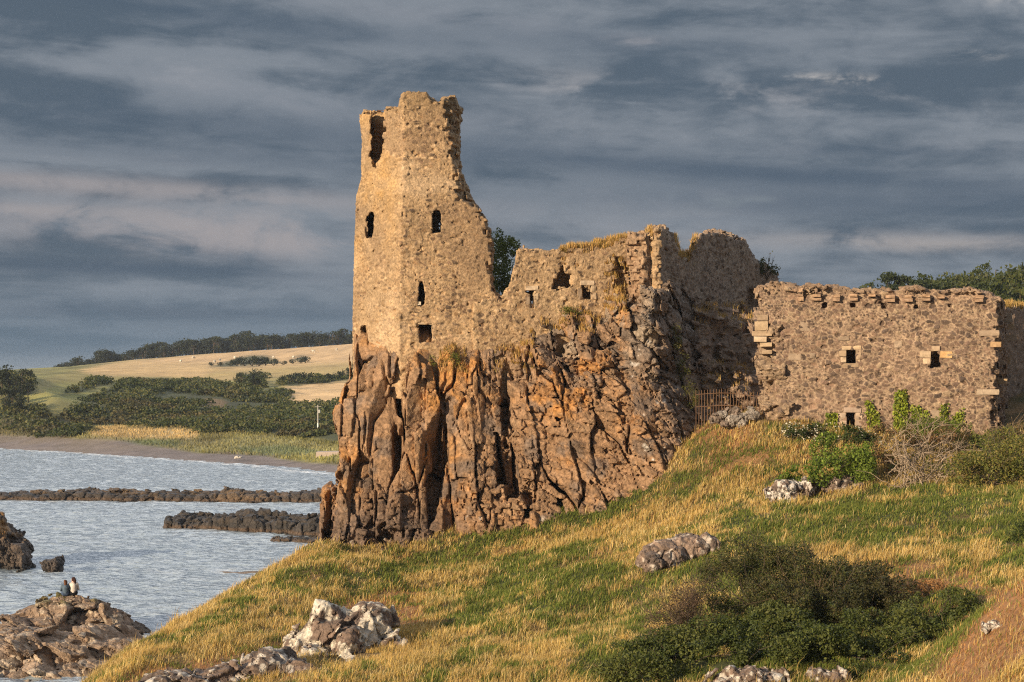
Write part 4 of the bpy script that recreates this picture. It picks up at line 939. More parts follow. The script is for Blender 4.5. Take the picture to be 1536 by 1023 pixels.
# ================================================================ plants
def leaf_quads(P, size, aspect=.6, up=0., cup=None):
    """small leaf-shaped faces, one at each point, turned every way"""
    n = len(P); a = rng.normal(size=(n, 3)); a[:, 2] = a[:, 2] * (1 - up); a /= np.linalg.norm(a, axis=1)[:, None] + 1e-9
    b = rng.normal(size=(n, 3)); b -= (b * a).sum(1)[:, None] * a; b /= np.linalg.norm(b, axis=1)[:, None] + 1e-9
    s = (np.asarray(size) * rng.uniform(.6, 1.4, n))[:, None]
    V = np.stack([P - a * s * .5, P + b * s * aspect * .5, P + a * s * .5, P - b * s * aspect * .5], 1)
    return V.reshape(-1, 3), np.arange(n)[:, None] * 4 + np.array([[0, 1, 2, 3]])
def blob_points(blobs, n, inner=.55, gap=.9, gsc=1.0, s=0, low=True):
    c = np.array([b[0] for b in blobs], float); r = np.array([b[1] if np.ndim(b[1]) else (b[1],) * 3 for b in blobs], float)
    w_ = r.prod(1) ** .67; k = rng.choice(len(blobs), int(n * 2.5), p=w_ / w_.sum())
    d = rng.normal(size=(len(k), 3)); d /= np.linalg.norm(d, axis=1)[:, None]
    if not low: d[:, 2] = np.abs(d[:, 2])
    P = c[k] + d * r[k] * (inner + (1.04 - inner) * rng.uniform(0, 1, len(k)) ** .6)[:, None]
    m = fbm(P, gsc, 3, 800 + s) + .25 * vnoise(P * gsc * 4, 805 + s)
    P = P[m > np.quantile(m, 1 - 1 / 2.4)][:n]
    return P
def leafy(name, blobs, n, size, cols, parent=None, inner=.55, gsc=1., s=0, aspect=.6, csc=.8, low=True, **kw):
    P = blob_points(blobs, n, inner, .9, gsc, s, low); V, q = leaf_quads(P, size, aspect)
    cols = np.array(cols); t = np.clip(.5 + .7 * fbm(P, csc, 3, 810 + s) + .22 * rng.normal(size=len(P)), 0, .999) * len(cols)
    C = cols[t.astype(int)] * rng.uniform(.8, 1.2, len(P))[:, None]
    return link(name, mesh_np(name, V, q, np.repeat(C, 4, 0), smooth=False), M_LEAF, parent, **kw)
def tube(pts, rad, sides=6):
    p = np.asarray(pts, float); n = len(p); rad = np.broadcast_to(rad, n)
    t = np.gradient(p, axis=0); t /= np.linalg.norm(t, axis=1)[:, None] + 1e-9
    ref = np.where(np.abs(t[:, [2]]) > .9, np.array([[1., 0, 0]]), np.array([[0, 0, 1.]])); u = np.cross(t, ref); u /= np.linalg.norm(u, axis=1)[:, None] + 1e-9; v = np.cross(t, u)
    a = np.arange(sides) * 2 * np.pi / sides
    V = p[:, None] + rad[:, None, None] * (np.cos(a)[None, :, None] * u[:, None] + np.sin(a)[None, :, None] * v[:, None])
    i = np.arange(n * sides).reshape(n, sides); j = np.roll(i, -1, 1)
    q = np.stack([i[:-1], j[:-1], j[1:], i[1:]], -1).reshape(-1, 4)
    return V.reshape(-1, 3), q
def join(parts):
    V = []; Q = []; o = 0
    for v, q in parts: V.append(v); Q.append(q + o); o += len(v)
    return np.concatenate(V), np.concatenate(Q)
def wander(a, b, n, amp, R=rng):
    t = np.linspace(0, 1, n)[:, None]; p = np.asarray(a) * (1 - t) + np.asarray(b) * t
    k = R.normal(size=(n, 3)).cumsum(0) * amp / n ** .5; k -= k[0]; return p + k
def twigs(base, tips, r0, amp=.2, sub=4, spread=.35):
    out = []
    for tp in tips:
        m = wander(base, tp, 9, amp); out.append(tube(m, np.linspace(r0, r0 * .3, 9), 5))
        for _ in range(sub):
            k = rng.integers(3, 8); l = np.linalg.norm(np.asarray(tp) - base)
            e = m[k] + (m[min(k + 1, 8)] - m[k - 1]) * 1.1 + rng.normal(size=3) * spread * l * .4
            out.append(tube(wander(m[k], e, 6, amp * .5), np.linspace(r0 * .45, r0 * .15, 6), 4))
    return join(out)
def solid(name, VQ, col, mat, parent=None, smooth=True, **kw):
    V, q = VQ; c = np.tile(np.asarray(col, float), (len(V), 1)) if np.ndim(col) == 1 else col
    return link(name, mesh_np(name, V, q, c, smooth=smooth), mat, parent, **kw)
BARK = (.10, .075, .055)
# ---- trees: a few kinds, then copies
def tree_proto(hgt, wid, kind, n, lsz, cols, s):
    root = empty(('tree', 'pine_tree')[kind == 'pine'], (0, 0, 0), 'tree', 'tree')
    R = np.random.default_rng(s); blobs = []
    base = .32 if kind == 'pine' else .12
    for k in range(11):
        a = R.uniform(0, 6.28); rr = R.uniform(.0, .55) * wid / 2; zz = hgt * (base + (1 - base) * R.uniform(.18, .86))
        taper = 1.0 - .35 * abs(zz / hgt - .55)
        q = wid * R.uniform(.17, .29) * taper; blobs.append(((math.cos(a) * rr, math.sin(a) * rr, zz), (q, q, q * R.uniform(.65, .9))))
    blobs.append(((0, 0, hgt * .8), (wid * .28, wid * .28, hgt * .2)))
    tp = [wander((0, 0, -.3), (R.normal() * .03 * hgt, R.normal() * .03 * hgt, hgt * .8), 8, .02 * hgt)]
    parts = [tube(tp[0], np.linspace(hgt * .028, hgt * .008, 8), 7)]
    for b_ in blobs[:8]:
        k = R.integers(2, 6); parts.append(tube(wander(tp[0][k], b_[0], 5, .02 * hgt), np.linspace(hgt * .012, hgt * .004, 5), 5))
    solid('trunk', join(parts), BARK, M_BARK, root)
    leafy('crown', blobs, n, lsz, cols, root, inner=.45, gsc=2.4 / wid, s=s, csc=1.6 / wid)
    return root
def surf(f, px, d):
    x = (px - CX) / F * d; return np.array([x, d, float(f(np.array([x]), np.array([d]))[0])])
def place(o, loc, sc, rz, label, cat, group):
    o.location = [float(q) for q in loc]; o.scale = (sc, sc, sc * rng.uniform(.9, 1.1)); o.rotation_euler = (0, 0, rz)
    return tag(o, label, cat, group)
DKG = [(.022,.030,.012), (.030,.040,.015), (.040,.050,.018), (.052,.060,.022)]
protos = [tree_proto(7, 7.5, 'round', 520, .62, DKG, 11), tree_proto(7, 6, 'round', 480, .6, DKG, 12), tree_proto(8, 6.5, 'pine', 460, .62, DKG, 13), tree_proto(6, 7, 'round', 480, .62, DKG, 14)]
used = [False] * 4
def put_tree(k, *a):
    o = protos[k] if not used[k] else copy_tree(protos[k]); used[k] = True; return place(o, *a)
RB = [(80,557),(148,550),(208,539),(260,532),(334,524),(408,520),(527,515),(600,512)]
RT = [(80,553),(92,543),(104,536),(122,534),(140,537),(156,523),(182,528),(208,520),(230,513),(258,516),(290,509),(310,504),(340,506),(364,501),(408,503),(483,499),(527,496),(600,494)]
k = 0
for row in range(2):
    pxx = 84.0 + row * 3
    while pxx < 545:
        d = 788 + row * 16 + rng.uniform(-6, 6); c = surf(far_z, pxx, d)
        tip = lerp1(pxx, RT) + rng.uniform(-1, 3) + row * 1.5; h = max(3.5, c[2] * 0 + (CZ - (tip - HY) / F * d) - c[2])
        kind = int(rng.integers(0, 4)); special = row == 0 and (abs(pxx - 232) < 4 or abs(pxx - 311) < 4)
        if special: kind = 2
        lab = ('tall wide topped tree standing above the ' + ('left' if pxx < 270 else 'middle') + ' part of the far ridge woods') if special else 'dark tree in the long belt of woodland along the far ridge'
        hb = (7, 7, 8, 6)[kind]
        o = put_tree(kind, c, min(h / hb, 1.9), rng.uniform(0, 6.28), lab, 'tree', None if special else 'trees of the far ridge belt'); k += 1
        o.scale[0] *= 1.45; o.scale[1] *= 1.3; o.location.z -= 1.2; o.scale[2] *= 1.2 * rng.uniform(.9, 1.15); pxx += rng.uniform(5., 8.) if not special else 7
for (pxx, d, h) in [(2,372,6),(14,375,6.5),(24,368,5.5),(34,372,6),(43,362,4.5),(8,356,5),(28,352,4.5),(-8,366,7),(18,360,5)]:
    put_tree(int(rng.integers(0, 4)), surf(far_z, pxx, d), h / 7, rng.uniform(0, 6), 'dark tree in the clump on the low hill at the left edge', 'tree', 'trees on the low left hill')
def one_tree(pxx, d, h, kind, label): put_tree(kind, surf(far_z, pxx, d), h / (7, 7, 8, 6)[kind], rng.uniform(0, 6), label, 'tree', None)
one_tree(383, 432, 5.6, 0, 'round dark tree standing alone at the top edge of the gorse slope')
one_tree(362, 436, 4.0, 1, 'smaller dark tree just left of the round lone tree above the gorse')
print('ridge trees', k)
# shrubs that break the fields into hedges
def shrub_proto(name, w_, h, n, lsz, cols, s, twig=True):
    root = empty(name, (0, 0, 0), 'shrub', 'shrub'); R = np.random.default_rng(s)
    blobs = [((R.uniform(-.3, .3) * w_, R.uniform(-.3, .3) * w_, h * R.uniform(.25, .62)), (w_ * R.uniform(.2, .3), w_ * R.uniform(.2, .3), h * R.uniform(.3, .42))) for _ in range(7)]
    solid('stem', twigs((0, 0, -.1), [np.array(b[0]) for b in blobs[:5]], .03 * h, .06 * h, 1), BARK, M_BARK, root)
    leafy('crown', blobs, n, lsz, cols, root, inner=.4, gsc=2.2 / w_, s=s, csc=1.5 / w_)
    return root
hp = shrub_proto('shrub', 6, 3.4, 420, .5, DKG, 21); first = True
HEDGE = [(318,548,590,3),(330,546,590,3.2),(345,543,590,4),(356,540,590,5),(368,538,595,6.5),(378,536,595,7),(388,537,595,6.5),(398,538,595,6),(410,541,590,5),(424,543,590,3),(440,539,620,3.5),(450,536,620,5),(459,535,620,5),(422,577,455,3.5),(432,574,460,4),(445,571,465,5),(460,571,465,5),(472,572,465,3.5),(490,568,470,3.5),(504,566,475,4),(518,563,480,4.5),(532,561,480,5)]
for (pxx, pyy, d, wd) in HEDGE:
    o = hp if first else copy_tree(hp); first = False
    grp = 'upper field thicket' if pyy < 550 else 'lower field hedge'
    place(o, surf(far_z, pxx, d), wd / 6, rng.uniform(0, 6), 'dark shrub in the thicket crossing the upper dry field' if pyy < 550 else 'dark shrub in the hedge above the lower dry field', 'shrub', grp)
# gorse and bramble covering the slope behind the beach: one mass nobody could count
def gorse():
    parts = []; cols = []
    xs = rng.uniform(-150, 5, 26000); ys = rng.uniform(262, 480, 26000); P = np.stack([xs, ys, far_z(xs, ys)], 1); px, py = to_px(P)
    ins = np.zeros(len(P), bool); jx, jy = px + 5 * vnoise(P * .15, 3), py + 2 * vnoise(P * .15, 4)
    for s in SCRUB: ins |= sd_poly(jx, jy, s) < 0
    ins &= (px > -30) & (px < 545) & (fbm(P, .06, 3, 841) < .22); P = P[ins]; keep = rng.choice(len(P), min(len(P), 3000), replace=False); P = P[keep]
    R_ = rng.uniform(.7, 1.9, len(P)) * (1 + .5 * vnoise(P * .08, 5))
    n = 34; d = rng.normal(size=(len(P), n, 3)); d[:, :, 2] = np.abs(d[:, :, 2]); d /= np.linalg.norm(d, axis=2)[:, :, None]
    Q = P[:, None] + d * R_[:, None, None] * np.array([1, 1, .85]) * rng.uniform(.8, 1.05, (len(P), n, 1)); Q = Q.reshape(-1, 3)
    V, q = leaf_quads(Q, .62, .75)
    c = np.array([(.05,.068,.02), (.08,.096,.027), (.135,.13,.042), (.06,.08,.026)]); t = np.clip(.5 + .9 * fbm(Q, .09, 3, 830) + .2 * rng.normal(size=len(Q)), 0, .99) * 4
    C = c[t.astype(int)]; C = mix(C, np.array([.12, .085, .04]), sstep(.25, .5, fbm(Q, .07, 3, 835)) * .6)
    link('gorse_scrub', mesh_np('gorse_scrub', V, q, np.repeat(C, 4, 0), smooth=False), M_LEAF, kind='stuff', label='dark green gorse and bramble scrub on the slope behind the beach')
    # reeds and rank grass along the top of the beach
    xs = rng.uniform(-140, -5, 60000); ys = rng.uniform(240, 345, 60000); inl = ys - shore_y(xs)
    k = (inl > np.interp(xs, [-130, -60, -20], [14, 14, 12])) & (inl < 45); xs = xs[k]; ys = ys[k]; P = np.stack([xs, ys, far_z(xs, ys)], 1)
    cc = far_colour(P) * rng.uniform(.8, 1.3, len(P))[:, None]; n = len(P)
    V, q, t, c = blades(xs, ys, P[:, 2], rng.uniform(.2, .65, n), np.full(n, .16), rng.uniform(0, 6, n), rng.uniform(.1, .5, n), cc, cc * 1.2)
    link('shore_grass', mesh_np('shore_grass', V, [q, t], c, smooth=False), M_GRASS, kind='stuff', label='rank grass and reeds along the top of the beach')
gorse()
# ---- the wooded hill behind the hall
HG = [(.040,.055,.014), (.055,.072,.018), (.075,.09,.024), (.095,.10,.03)]
hprotos = [tree_proto(5, 6.5, 'round', 1500, .34, HG, 31), tree_proto(6, 5.5, 'round', 1500, .34, HG, 32), tree_proto(6.5, 5.5, 'pine', 1300, .34, [(.028,.042,.014), (.04,.055,.018), (.055,.07,.022)], 33)]
hu = [False] * 3
def put_h(k, *a):
    o = hprotos[k] if not hu[k] else copy_tree(hprotos[k]); hu[k] = True; return place(o, *a)
HT = [(1270,437),(1290,424),(1310,418),(1325,409),(1340,413),(1352,405),(1372,401),(1390,406),(1405,402),(1420,408),(1440,402),(1470,396),(1490,394),(1510,397),(1536,387),(1580,380)]
nh = 0
for row, (d, dy) in enumerate([(252, 0), (238, 9), (226, 18), (214, 28), (203, 40)]):
    pxx = 1276 + row * 9 + (8 if row > 0 else 0)
    while pxx < 1575:
        tip = lerp1(pxx, HT) + dy + rng.uniform(-1, 3); kind = int(rng.integers(0, 2)) if pxx > 1415 or rng.uniform() < .5 else 2
        h = rng.uniform(4.6, 6.2); ztip = CZ - (tip - HY) / F * d; x = (pxx - CX) / F * d
        gz = float(far_z(np.array([x]), np.array([d]))[0]); z = ztip - h
        sc = h / (5, 6, 6.5)[kind]
        if z > gz: sc *= min((ztip - gz) / h, 1.6); z = ztip - sc * (5, 6, 6.5)[kind]
        z = min(z, gz)
        lab = ('dark pine in the skyline group on the hill behind the hall' if kind == 2 else 'leafy green tree in the wood on the hill behind the hall')
        put_h(kind, (x, d, z), sc, rng.uniform(0, 6), lab, 'tree', 'skyline pines behind the hall' if kind == 2 else 'hill wood behind the hall'); nh += 1
        pxx += rng.uniform(20, 30) if row else rng.uniform(11, 17)
print('hill trees', nh)
# ---- plants about the castle
t = empty('tree', W(752, 460, 97), 'bushy green tree growing in the gap between the tower and the low wall', 'tree')
t.location.z = 13.8; o_ = np.array([0, 0, 0.])
TG = [(.06,.085,.018), (.085,.115,.022), (.11,.145,.03), (.15,.18,.04)]
bl = [(W(a, b, 97 + e) - np.array(t.location), r) for a, b, e, r in [(752,385,0,1.15),(735,372,.4,1.0),(762,372,.3,.75),(748,410,-.2,1.1),(768,400,.4,.8),(740,355,.8,.65),(770,425,0,.9),(745,440,-.4,1.0),(725,395,.8,1.0),(771,366,.6,.4)]]
leafy('crown', bl, 9000, .13, TG, t, inner=.5, gsc=1.6, s=41, csc=1.0)
solid('trunk', twigs((0, 0, -.5), [np.array(b[0]) * [1, 1, .85] for b in bl], .06, .12, 1, .1), BARK, M_BARK, t)
t = empty('sapling', W(1150, 412, 98.5), 'small shrub growing on the rubble behind the right end of the shaded wall', 'shrub')
bl = [(W(a, b, 98.5) - np.array(t.location), r) for a, b, r in [(1148,398,.55),(1160,404,.45),(1158,388,.28),(1138,402,.4),(1157,380,.16)]]
leafy('crown', bl, 700, .12, [(.05,.06,.02), (.08,.09,.03), (.11,.11,.04)], t, inner=.2, gsc=2.5, s=42); solid('stem', twigs((0, 0, -.3), [b[0] for b in bl], .03, .1, 2), BARK, M_BARK, t)

def bush(name, label, cat, items, n, size, cols, s, nt_=14, inner=.35, gsc=1.2, bark=BARK, depth=1., extra=None, tw=.018, aspect=.6, csc=.9, lift=0.):
    """items: (px, py, distance, (rx, ry, rz))"""
    for a, b, d, r in items:
        q = W(a, b, d); ROCK_FOOT.append((q[0], q[1], .36 * max(r[0], r[1])))
    cs = np.array([W(a, b, d) for a, b, d, r in items]); c = cs.mean(0); c[2] = ground_z([c[0]], [c[1]])[0]
    root = empty(name, c, label, cat); blobs = [(W(a, b, d) - c + [0, 0, lift], r) for a, b, d, r in items]
    o = leafy('foliage', blobs, n, size, cols, root, inner=inner, gsc=gsc, s=s, aspect=aspect, csc=csc)
    P = blob_points(blobs, nt_ * 3, .95, .9, gsc, s); P = P[P[:, 2] > -.1][:nt_] * 1.12
    if nt_: solid('branches' if False else 'stem', twigs(np.array([0, 0, -.1]), list(P), tw, .18, 4, .5), bark, M_BARK, root)
    if extra:                                                              # flowers
        ne, es, ec, en = extra; P = blob_points(blobs, ne, .95, .9, gsc, s + 1); P = P[P[:, 2] > np.quantile(P[:, 2], .15)]
        V, q = leaf_quads(P, es, .9); C = np.tile(np.array(ec), (len(V), 1)); link(en, mesh_np(en, V, q, C, smooth=False), M_LEAF, root, kind='stuff')
    return root
BRM = [(.08,.13,.016), (.12,.185,.022), (.16,.23,.03), (.21,.27,.04), (.10,.145,.02)]
bush('bramble', 'bright green bramble mound sprawling over rocks below the hall', 'bramble', [(1262,690,71.5,(1.15,1.1,1.1)),(1235,705,71,(.9,1,.75)),(1290,705,71,(.7,.9,1.1)),(1245,675,72,(.9,1,.8)),(1205,712,71,(.9,.8,.45)),(1180,722,70.8,(.5,.6,.35)),(1300,685,72,(.45,.6,.7))], 9000, .11, BRM, 51, 10)
bush('bramble', 'dark leafed bramble dotted with white flowers against the foot of the hall', 'bramble', [(1250,655,78,(.9,.7,.8)),(1275,660,78,(.9,.7,.7)),(1300,665,77.5,(.7,.7,.6)),(1222,650,78.5,(.7,.6,.5)),(1190,645,79,(.6,.6,.4))], 5200, .11, [(.03,.048,.012), (.045,.068,.015), (.06,.085,.02)], 53, 8, extra=(420, .085, (.62,.60,.50), 'flower'))
bush('shrub', 'rust brown dying shrub between the bramble mound and the dead branches', 'shrub', [(1333,672,74,(.75,.7,.9)),(1340,700,73,(.6,.6,.8)),(1325,650,75,(.6,.6,.5)),(1375,655,75,(.8,.6,.5)),(1410,650,75,(.8,.6,.5))], 3600, .10, [(.24,.13,.055), (.17,.10,.045), (.12,.09,.035), (.30,.18,.09), (.08,.08,.03)], 55, 14)
bush('shrub', 'olive green spreading shrub right of the dead branches', 'shrub', [(1450,715,69.5,(1.1,1,.9)),(1490,710,69.5,(1.1,1,1.0)),(1530,700,69.5,(1.1,1,1.1)),(1470,690,71,(1.,.9,.7)),(1515,675,72,(1.1,.9,.8)),(1440,745,68,(.8,.8,.6)),(1500,745,67.5,(1,.8,.6))], 11000, .10, [(.12,.14,.028), (.16,.175,.036), (.20,.195,.045), (.25,.20,.06), (.09,.11,.024)], 57, 26, lift=.25)
bush('shrub', 'tall rank green growth against the right half of the hall below the ivy', 'shrub', [(1400,655,77.5,(1.0,.7,.7)),(1440,662,77,(1.1,.8,.8)),(1475,668,76.5,(1.0,.8,.7)),(1365,652,78,(.7,.6,.6))], 8000, .10, [(.11,.16,.026), (.15,.19,.035), (.20,.20,.05), (.09,.12,.022)], 58, 40, lift=.25, bark=(.3,.24,.16))
bush('shrub', 'dry brown and green weeds at the foot of the end wall by the right edge', 'shrub', [(1505,662,78,(1.0,.8,.6)),(1535,655,79,(1.1,.8,.7)),(1520,672,76,(1.0,.8,.6))], 5200, .10, [(.16,.12,.05), (.11,.11,.03), (.22,.15,.07), (.07,.08,.02)], 60, 40, lift=.1, bark=(.3,.22,.14))
bush('shrub', 'green shrub cut off by the right edge below the olive one', 'shrub', [(1532,815,57.5,(.8,.8,.75)),(1512,828,57,(.55,.6,.5)),(1550,790,58,(.8,.8,.7))], 4200, .085, [(.045,.065,.014), (.065,.09,.018), (.09,.11,.024)], 59, 6)
GOR = [(.048,.06,.016), (.066,.08,.02), (.09,.098,.027), (.12,.10,.036), (.05,.05,.02)]
bush('gorse_bush', 'big dark brown green gorse bush, highest of the gorse on the slope', 'gorse bush', [(1130,868,51.5,(1.3,1.1,1.0)),(1095,895,51,(1.1,1.0,1.0)),(1165,885,51,(1.2,1.1,1.1)),(1200,872,52,(1.0,.9,.8)),(1070,915,50.5,(.9,.9,.9)),(1140,925,50,(1.2,1.0,.9))], 26000, .085, GOR, 61, 44, lift=.5, aspect=.4, tw=.014)
bush('gorse_bush', 'brown twiggy half bare bush on the left side of the gorse', 'gorse bush', [(1025,925,49.5,(.85,.8,.9)),(1000,955,49,(.7,.7,.7)),(1055,945,49,(.9,.8,.8)),(1045,900,50,(.65,.7,.6))], 6500, .07, [(.10,.065,.04), (.07,.05,.03), (.05,.048,.018), (.14,.09,.055)], 63, 90, lift=.35, bark=(.15,.10,.07), aspect=.3, tw=.012)
bush('gorse_bush', 'dark gorse bush with bare twigs in the middle of the thicket', 'gorse bush', [(1215,905,50,(1.15,1.1,1.0)),(1250,922,49.5,(1.1,1.0,1.0)),(1185,940,49,(1.1,1.0,.9)),(1265,892,50.5,(1.,.9,.8))], 19000, .085, GOR, 65, 60, lift=.5, bark=(.15,.105,.07), aspect=.4, tw=.012)
bush('gorse_bush', 'low olive gorse bush at the right end of the thicket', 'gorse bush', [(1310,900,50.5,(1.05,1.0,.8)),(1345,922,50,(.95,.9,.75)),(1290,935,49,(1.1,.9,.9)),(1335,948,48.8,(.9,.8,.8))], 16000, .085, [(.045,.05,.015), (.06,.062,.02), (.08,.07,.026), (.04,.042,.014)], 67, 40, lift=.45, aspect=.45, tw=.012)
IVG = [(.05,.068,.015), (.068,.088,.018), (.095,.112,.025), (.125,.135,.033)]
bush('bramble', 'green leafy undergrowth at the bottom edge below the half bare bush', 'bramble', [(1010,1000,46.5,(1.3,1.,.75)),(1070,985,47,(1.1,.9,.8)),(950,1012,46.2,(1.,.9,.55)),(1110,962,48,(.9,.8,.6)),(910,1022,46,(.8,.7,.45)),(1040,1020,45.5,(1.2,.9,.6)),(960,1030,44.6,(1.1,.8,.55)),(1085,1000,44.9,(.9,.6,.55)),(1130,985,45.4,(.9,.6,.55))], 28000, .085, IVG, 69, 8, lift=.45)
bush('bramble', 'dark ivy like undergrowth at the bottom edge in front of the middle gorse', 'bramble', [(1190,978,47,(1.0,.8,.7)),(1240,970,47.8,(1.0,.8,.8)),(1300,985,47,(1.2,.9,.9)),(1340,1010,45.5,(1.1,.9,.8)),(1170,958,48,(.9,.7,.6)),(1290,1020,45.3,(1.,.8,.6)),(1210,1000,46,(1.1,.8,.8)),(1300,1040,44.3,(1.,.7,.6)),(1330,1035,44.3,(1.,.7,.6)),(1190,1005,44.6,(.7,.5,.5)),(1245,995,44.8,(.8,.6,.55)),(1290,1030,43.8,(.7,.5,.45))], 34000, .085, IVG, 71, 8, lift=.55)
bush('bramble', 'dark green bramble in the dip beside the rusty bank', 'bramble', [(1385,950,48,(1.0,.9,.8)),(1425,938,48.3,(.9,.8,.7)),(1370,978,46.8,(.9,.8,.8)),(1445,955,47.3,(.8,.7,.7)),(1395,1000,46,(.8,.8,.8))], 15000, .085, IVG, 73, 8, lift=.5)
bush('shrub', 'rust orange dead bracken patch above the dark bramble', 'bracken', [(1395,885,51,(.8,.7,.35)),(1430,895,50.8,(.7,.6,.35)),(1360,890,51,(.6,.6,.3))], 2600, .11, [(.36,.18,.07), (.28,.14,.055), (.42,.23,.09)], 75, 6, aspect=.3)
# the bare branches
R = np.random.default_rng(5); c = W(1352, 742, 69.8); c[2] = ground_z([c[0]], [c[1]])[0]; base = np.array([0, 0, -.1]); parts = []
for k in range(84):
    tip = W(R.uniform(1322, 1450), R.uniform(640, 738), 70.5 + R.uniform(-1, 1.4)) - c
    b0 = W(1340 + R.uniform(0, 55), 742 + R.uniform(-6, 6), 69.8 + R.uniform(-.4, .6)) - c
    if k > 30:                                            # fallen and arching pieces thrown every way, mostly to the right
        q = (R.uniform(1325, 1415), R.uniform(668, 742), 70.2 + R.uniform(-.8, 1.2)); b0 = W(*q) - c
        an = R.normal(.25, .75); ln = R.uniform(25, 65); tip = W(q[0] + ln * math.cos(an), q[1] - ln * math.sin(an), q[2] + R.uniform(-.5, .5)) - c
    m_ = wander(b0, tip, 10, .22, R); m_[:, 2] += np.sin(np.linspace(0, 3.14, 10)) * .28 * R.uniform(.2, 1.2); r0 = R.uniform(.016, .034)
    parts.append(tube(m_, np.linspace(r0, r0 * .35, 10), 5))
    for _ in range(5):
        q = R.integers(4, 10); e_ = m_[q] + R.normal(size=3) * np.array([.35, .2, .25]) + (m_[q] - m_[q - 1]) * 1.6; parts.append(tube(wander(m_[q], e_, 5, .08, R), np.linspace(r0 * .45, r0 * .2, 5), 4))
V, q = join(parts); ob = solid('dead_bush', (V + c, q), np.array([.31, .24, .175]) * (.7 + .6 * rng.uniform(0, 1, len(V)))[:, None], M_BARK, label='tangle of pale bare branches in front of the hall', cat='dead bush')
# ivy on the hall
IV = [(.29,.35,.036), (.22,.29,.03), (.37,.40,.055), (.14,.19,.024)]
for k, (lab, polys, n) in enumerate([('tall upright column of yellow green ivy on the hall wall', [[(1343,588),(1352,584),(1361,592),(1362,645),(1340,648),(1341,610)]], 900), ('leaning strand of ivy left of the tall ivy column on the hall', [[(1297,604),(1304,600),(1316,622),(1326,645),(1306,650),(1302,625)]], 520),
        ('dense green ivy hanging right of the tall ivy column on the hall', [[(1364,612),(1372,608),(1390,618),(1402,640),(1396,650),(1375,635)]], 560), ('branching ivy forming two horns near the right end of the hall', [[(1413,605),(1420,606),(1421,640),(1435,622),(1447,615),(1444,630),(1424,655),(1404,650),(1411,625)]], 760), ('short ivy shoot left of the lowest window of the hall', [[(1240,622),(1250,618),(1256,628),(1255,650),(1238,650)]], 420)]):
    poly = np.array(polys[0]); x0, y0 = poly.min(0); x1, y1 = poly.max(0); qx, qy = rng.uniform(x0, x1, n * 4), rng.uniform(y0, y1, n * 4)
    jj = sd_poly(qx + rng.normal(size=n * 4) * 2.2, qy + rng.normal(size=n * 4) * 2.5, poly) < 0; qx, qy = qx[jj][:n], qy[jj][:n]
    P = np.array([on_plane(a, b, HW_A + HWn * rng.uniform(.05, .22), HWn) for a, b in zip(qx, qy)])
    c = P[P[:, 2].argmin()].copy(); root = empty('ivy', c, lab, 'ivy'); V, q = leaf_quads(P - c, .13, .8)
    t_ = np.clip(.5 + .8 * fbm(P, 1.2, 2, 850) + .25 * rng.normal(size=len(P)), 0, .99) * 4; C = np.array(IV)[t_.astype(int)]
    link('foliage', mesh_np('ivy_foliage', V, q, np.repeat(C, 4, 0), smooth=False), M_LEAF, root)
    tips = P[rng.choice(len(P), 7)] - c; solid('stem', twigs(np.array([0, .05, -.3]), list(tips), .015, .05, 2, .15), BARK, M_BARK, root)
# grass on ledges and wall tops
def ledge_grass():
    out = []
    for nm, zones_, cols, hh, den in [('cliff_mesh', [(800,900,450,500,.65),(905,940,430,470,.6),(660,700,515,560,.3),(740,800,490,560,.5)], STRAW, (.12,.34), .22), ('middle_wall', [(840,978,340,400,.6),(905,975,380,470,.35)], STRAW, (.15,.45), .5), ('gable_wall', [(1012,1045,355,400,.45)], STRAW, (.2,.5), .5), ('end_wall', [(1500,1560,440,480,.6)], STRAW, (.2,.4), .6), ('terrace_wall', [(1040,1130,455,500,.55), (1050,1130,540,640,.6)], STRAW, (.2,.4), .07)]:
        me = bpy.data.meshes.get('cliff' if nm == 'cliff_mesh' else nm); n = len(me.vertices); co = np.zeros(n * 3, np.float32); no_ = co.copy(); me.vertices.foreach_get('co', co); me.vertices.foreach_get('normal', no_)
        co = co.reshape(-1, 3); nz = no_.reshape(-1, 3)[:, 2]; px, py = to_px(co)
        for a, b, c, d, mn in zones_:
            k = np.flatnonzero((px > a) & (px < b) & (py > c) & (py < d) & (nz > mn)); k = k[rng.uniform(0, 1, len(k)) < den]
            if len(k): k = np.repeat(k, 3); out.append((co[k] + rng.normal(size=(len(k), 3)) * .035, cols, hh))
    P = np.concatenate([o[0] for o in out]); n = len(P); col = STRAW[rng.integers(0, 5, n)] * rng.uniform(.7, 1.1, n)[:, None]
    col = mix(col, GREENS[rng.integers(0, 5, n)], (rng.uniform(0, 1, n) < .2).astype(float)); col = mix(col, np.array([.50,.26,.08]), .35 * np.ones(n))
    V, q, t, c = blades(P[:, 0], P[:, 1], P[:, 2] - .02, rng.uniform(.12, .4, n), np.full(n, .03), rng.uniform(0, 6.28, n), np.abs(rng.normal(.3, .25, n)), col, col * 1.15)
    link('ledge_grass', mesh_np('ledge_grass', V, [q, t], c, smooth=False), M_GRASS, kind='stuff', label='dry grass on the crag ledges and wall tops')
ledge_grass()
def tuft(lab, px, py, d, r, n, cols, s, size=.09, cat='plant', nm='plant'):
    c = W(px, py, d); root = empty(nm, c, lab, cat); leafy('foliage', [((0, 0, 0), r), ((r[0] * .4, 0, -r[2] * .5), tuple(q * .7 for q in r))], n, size, cols, root, inner=.1, gsc=2.5, s=s, aspect=.35)
    solid('stem', twigs(np.array([0, .2, -r[2]]), [np.array([rng.normal() * r[0] * .6, -.1, rng.uniform(-.2, .9) * r[2]]) for _ in range(6)], .012, .05, 1), BARK, M_BARK, root)
YG = [(.20,.20,.03), (.14,.16,.03), (.26,.22,.05), (.10,.13,.02)]
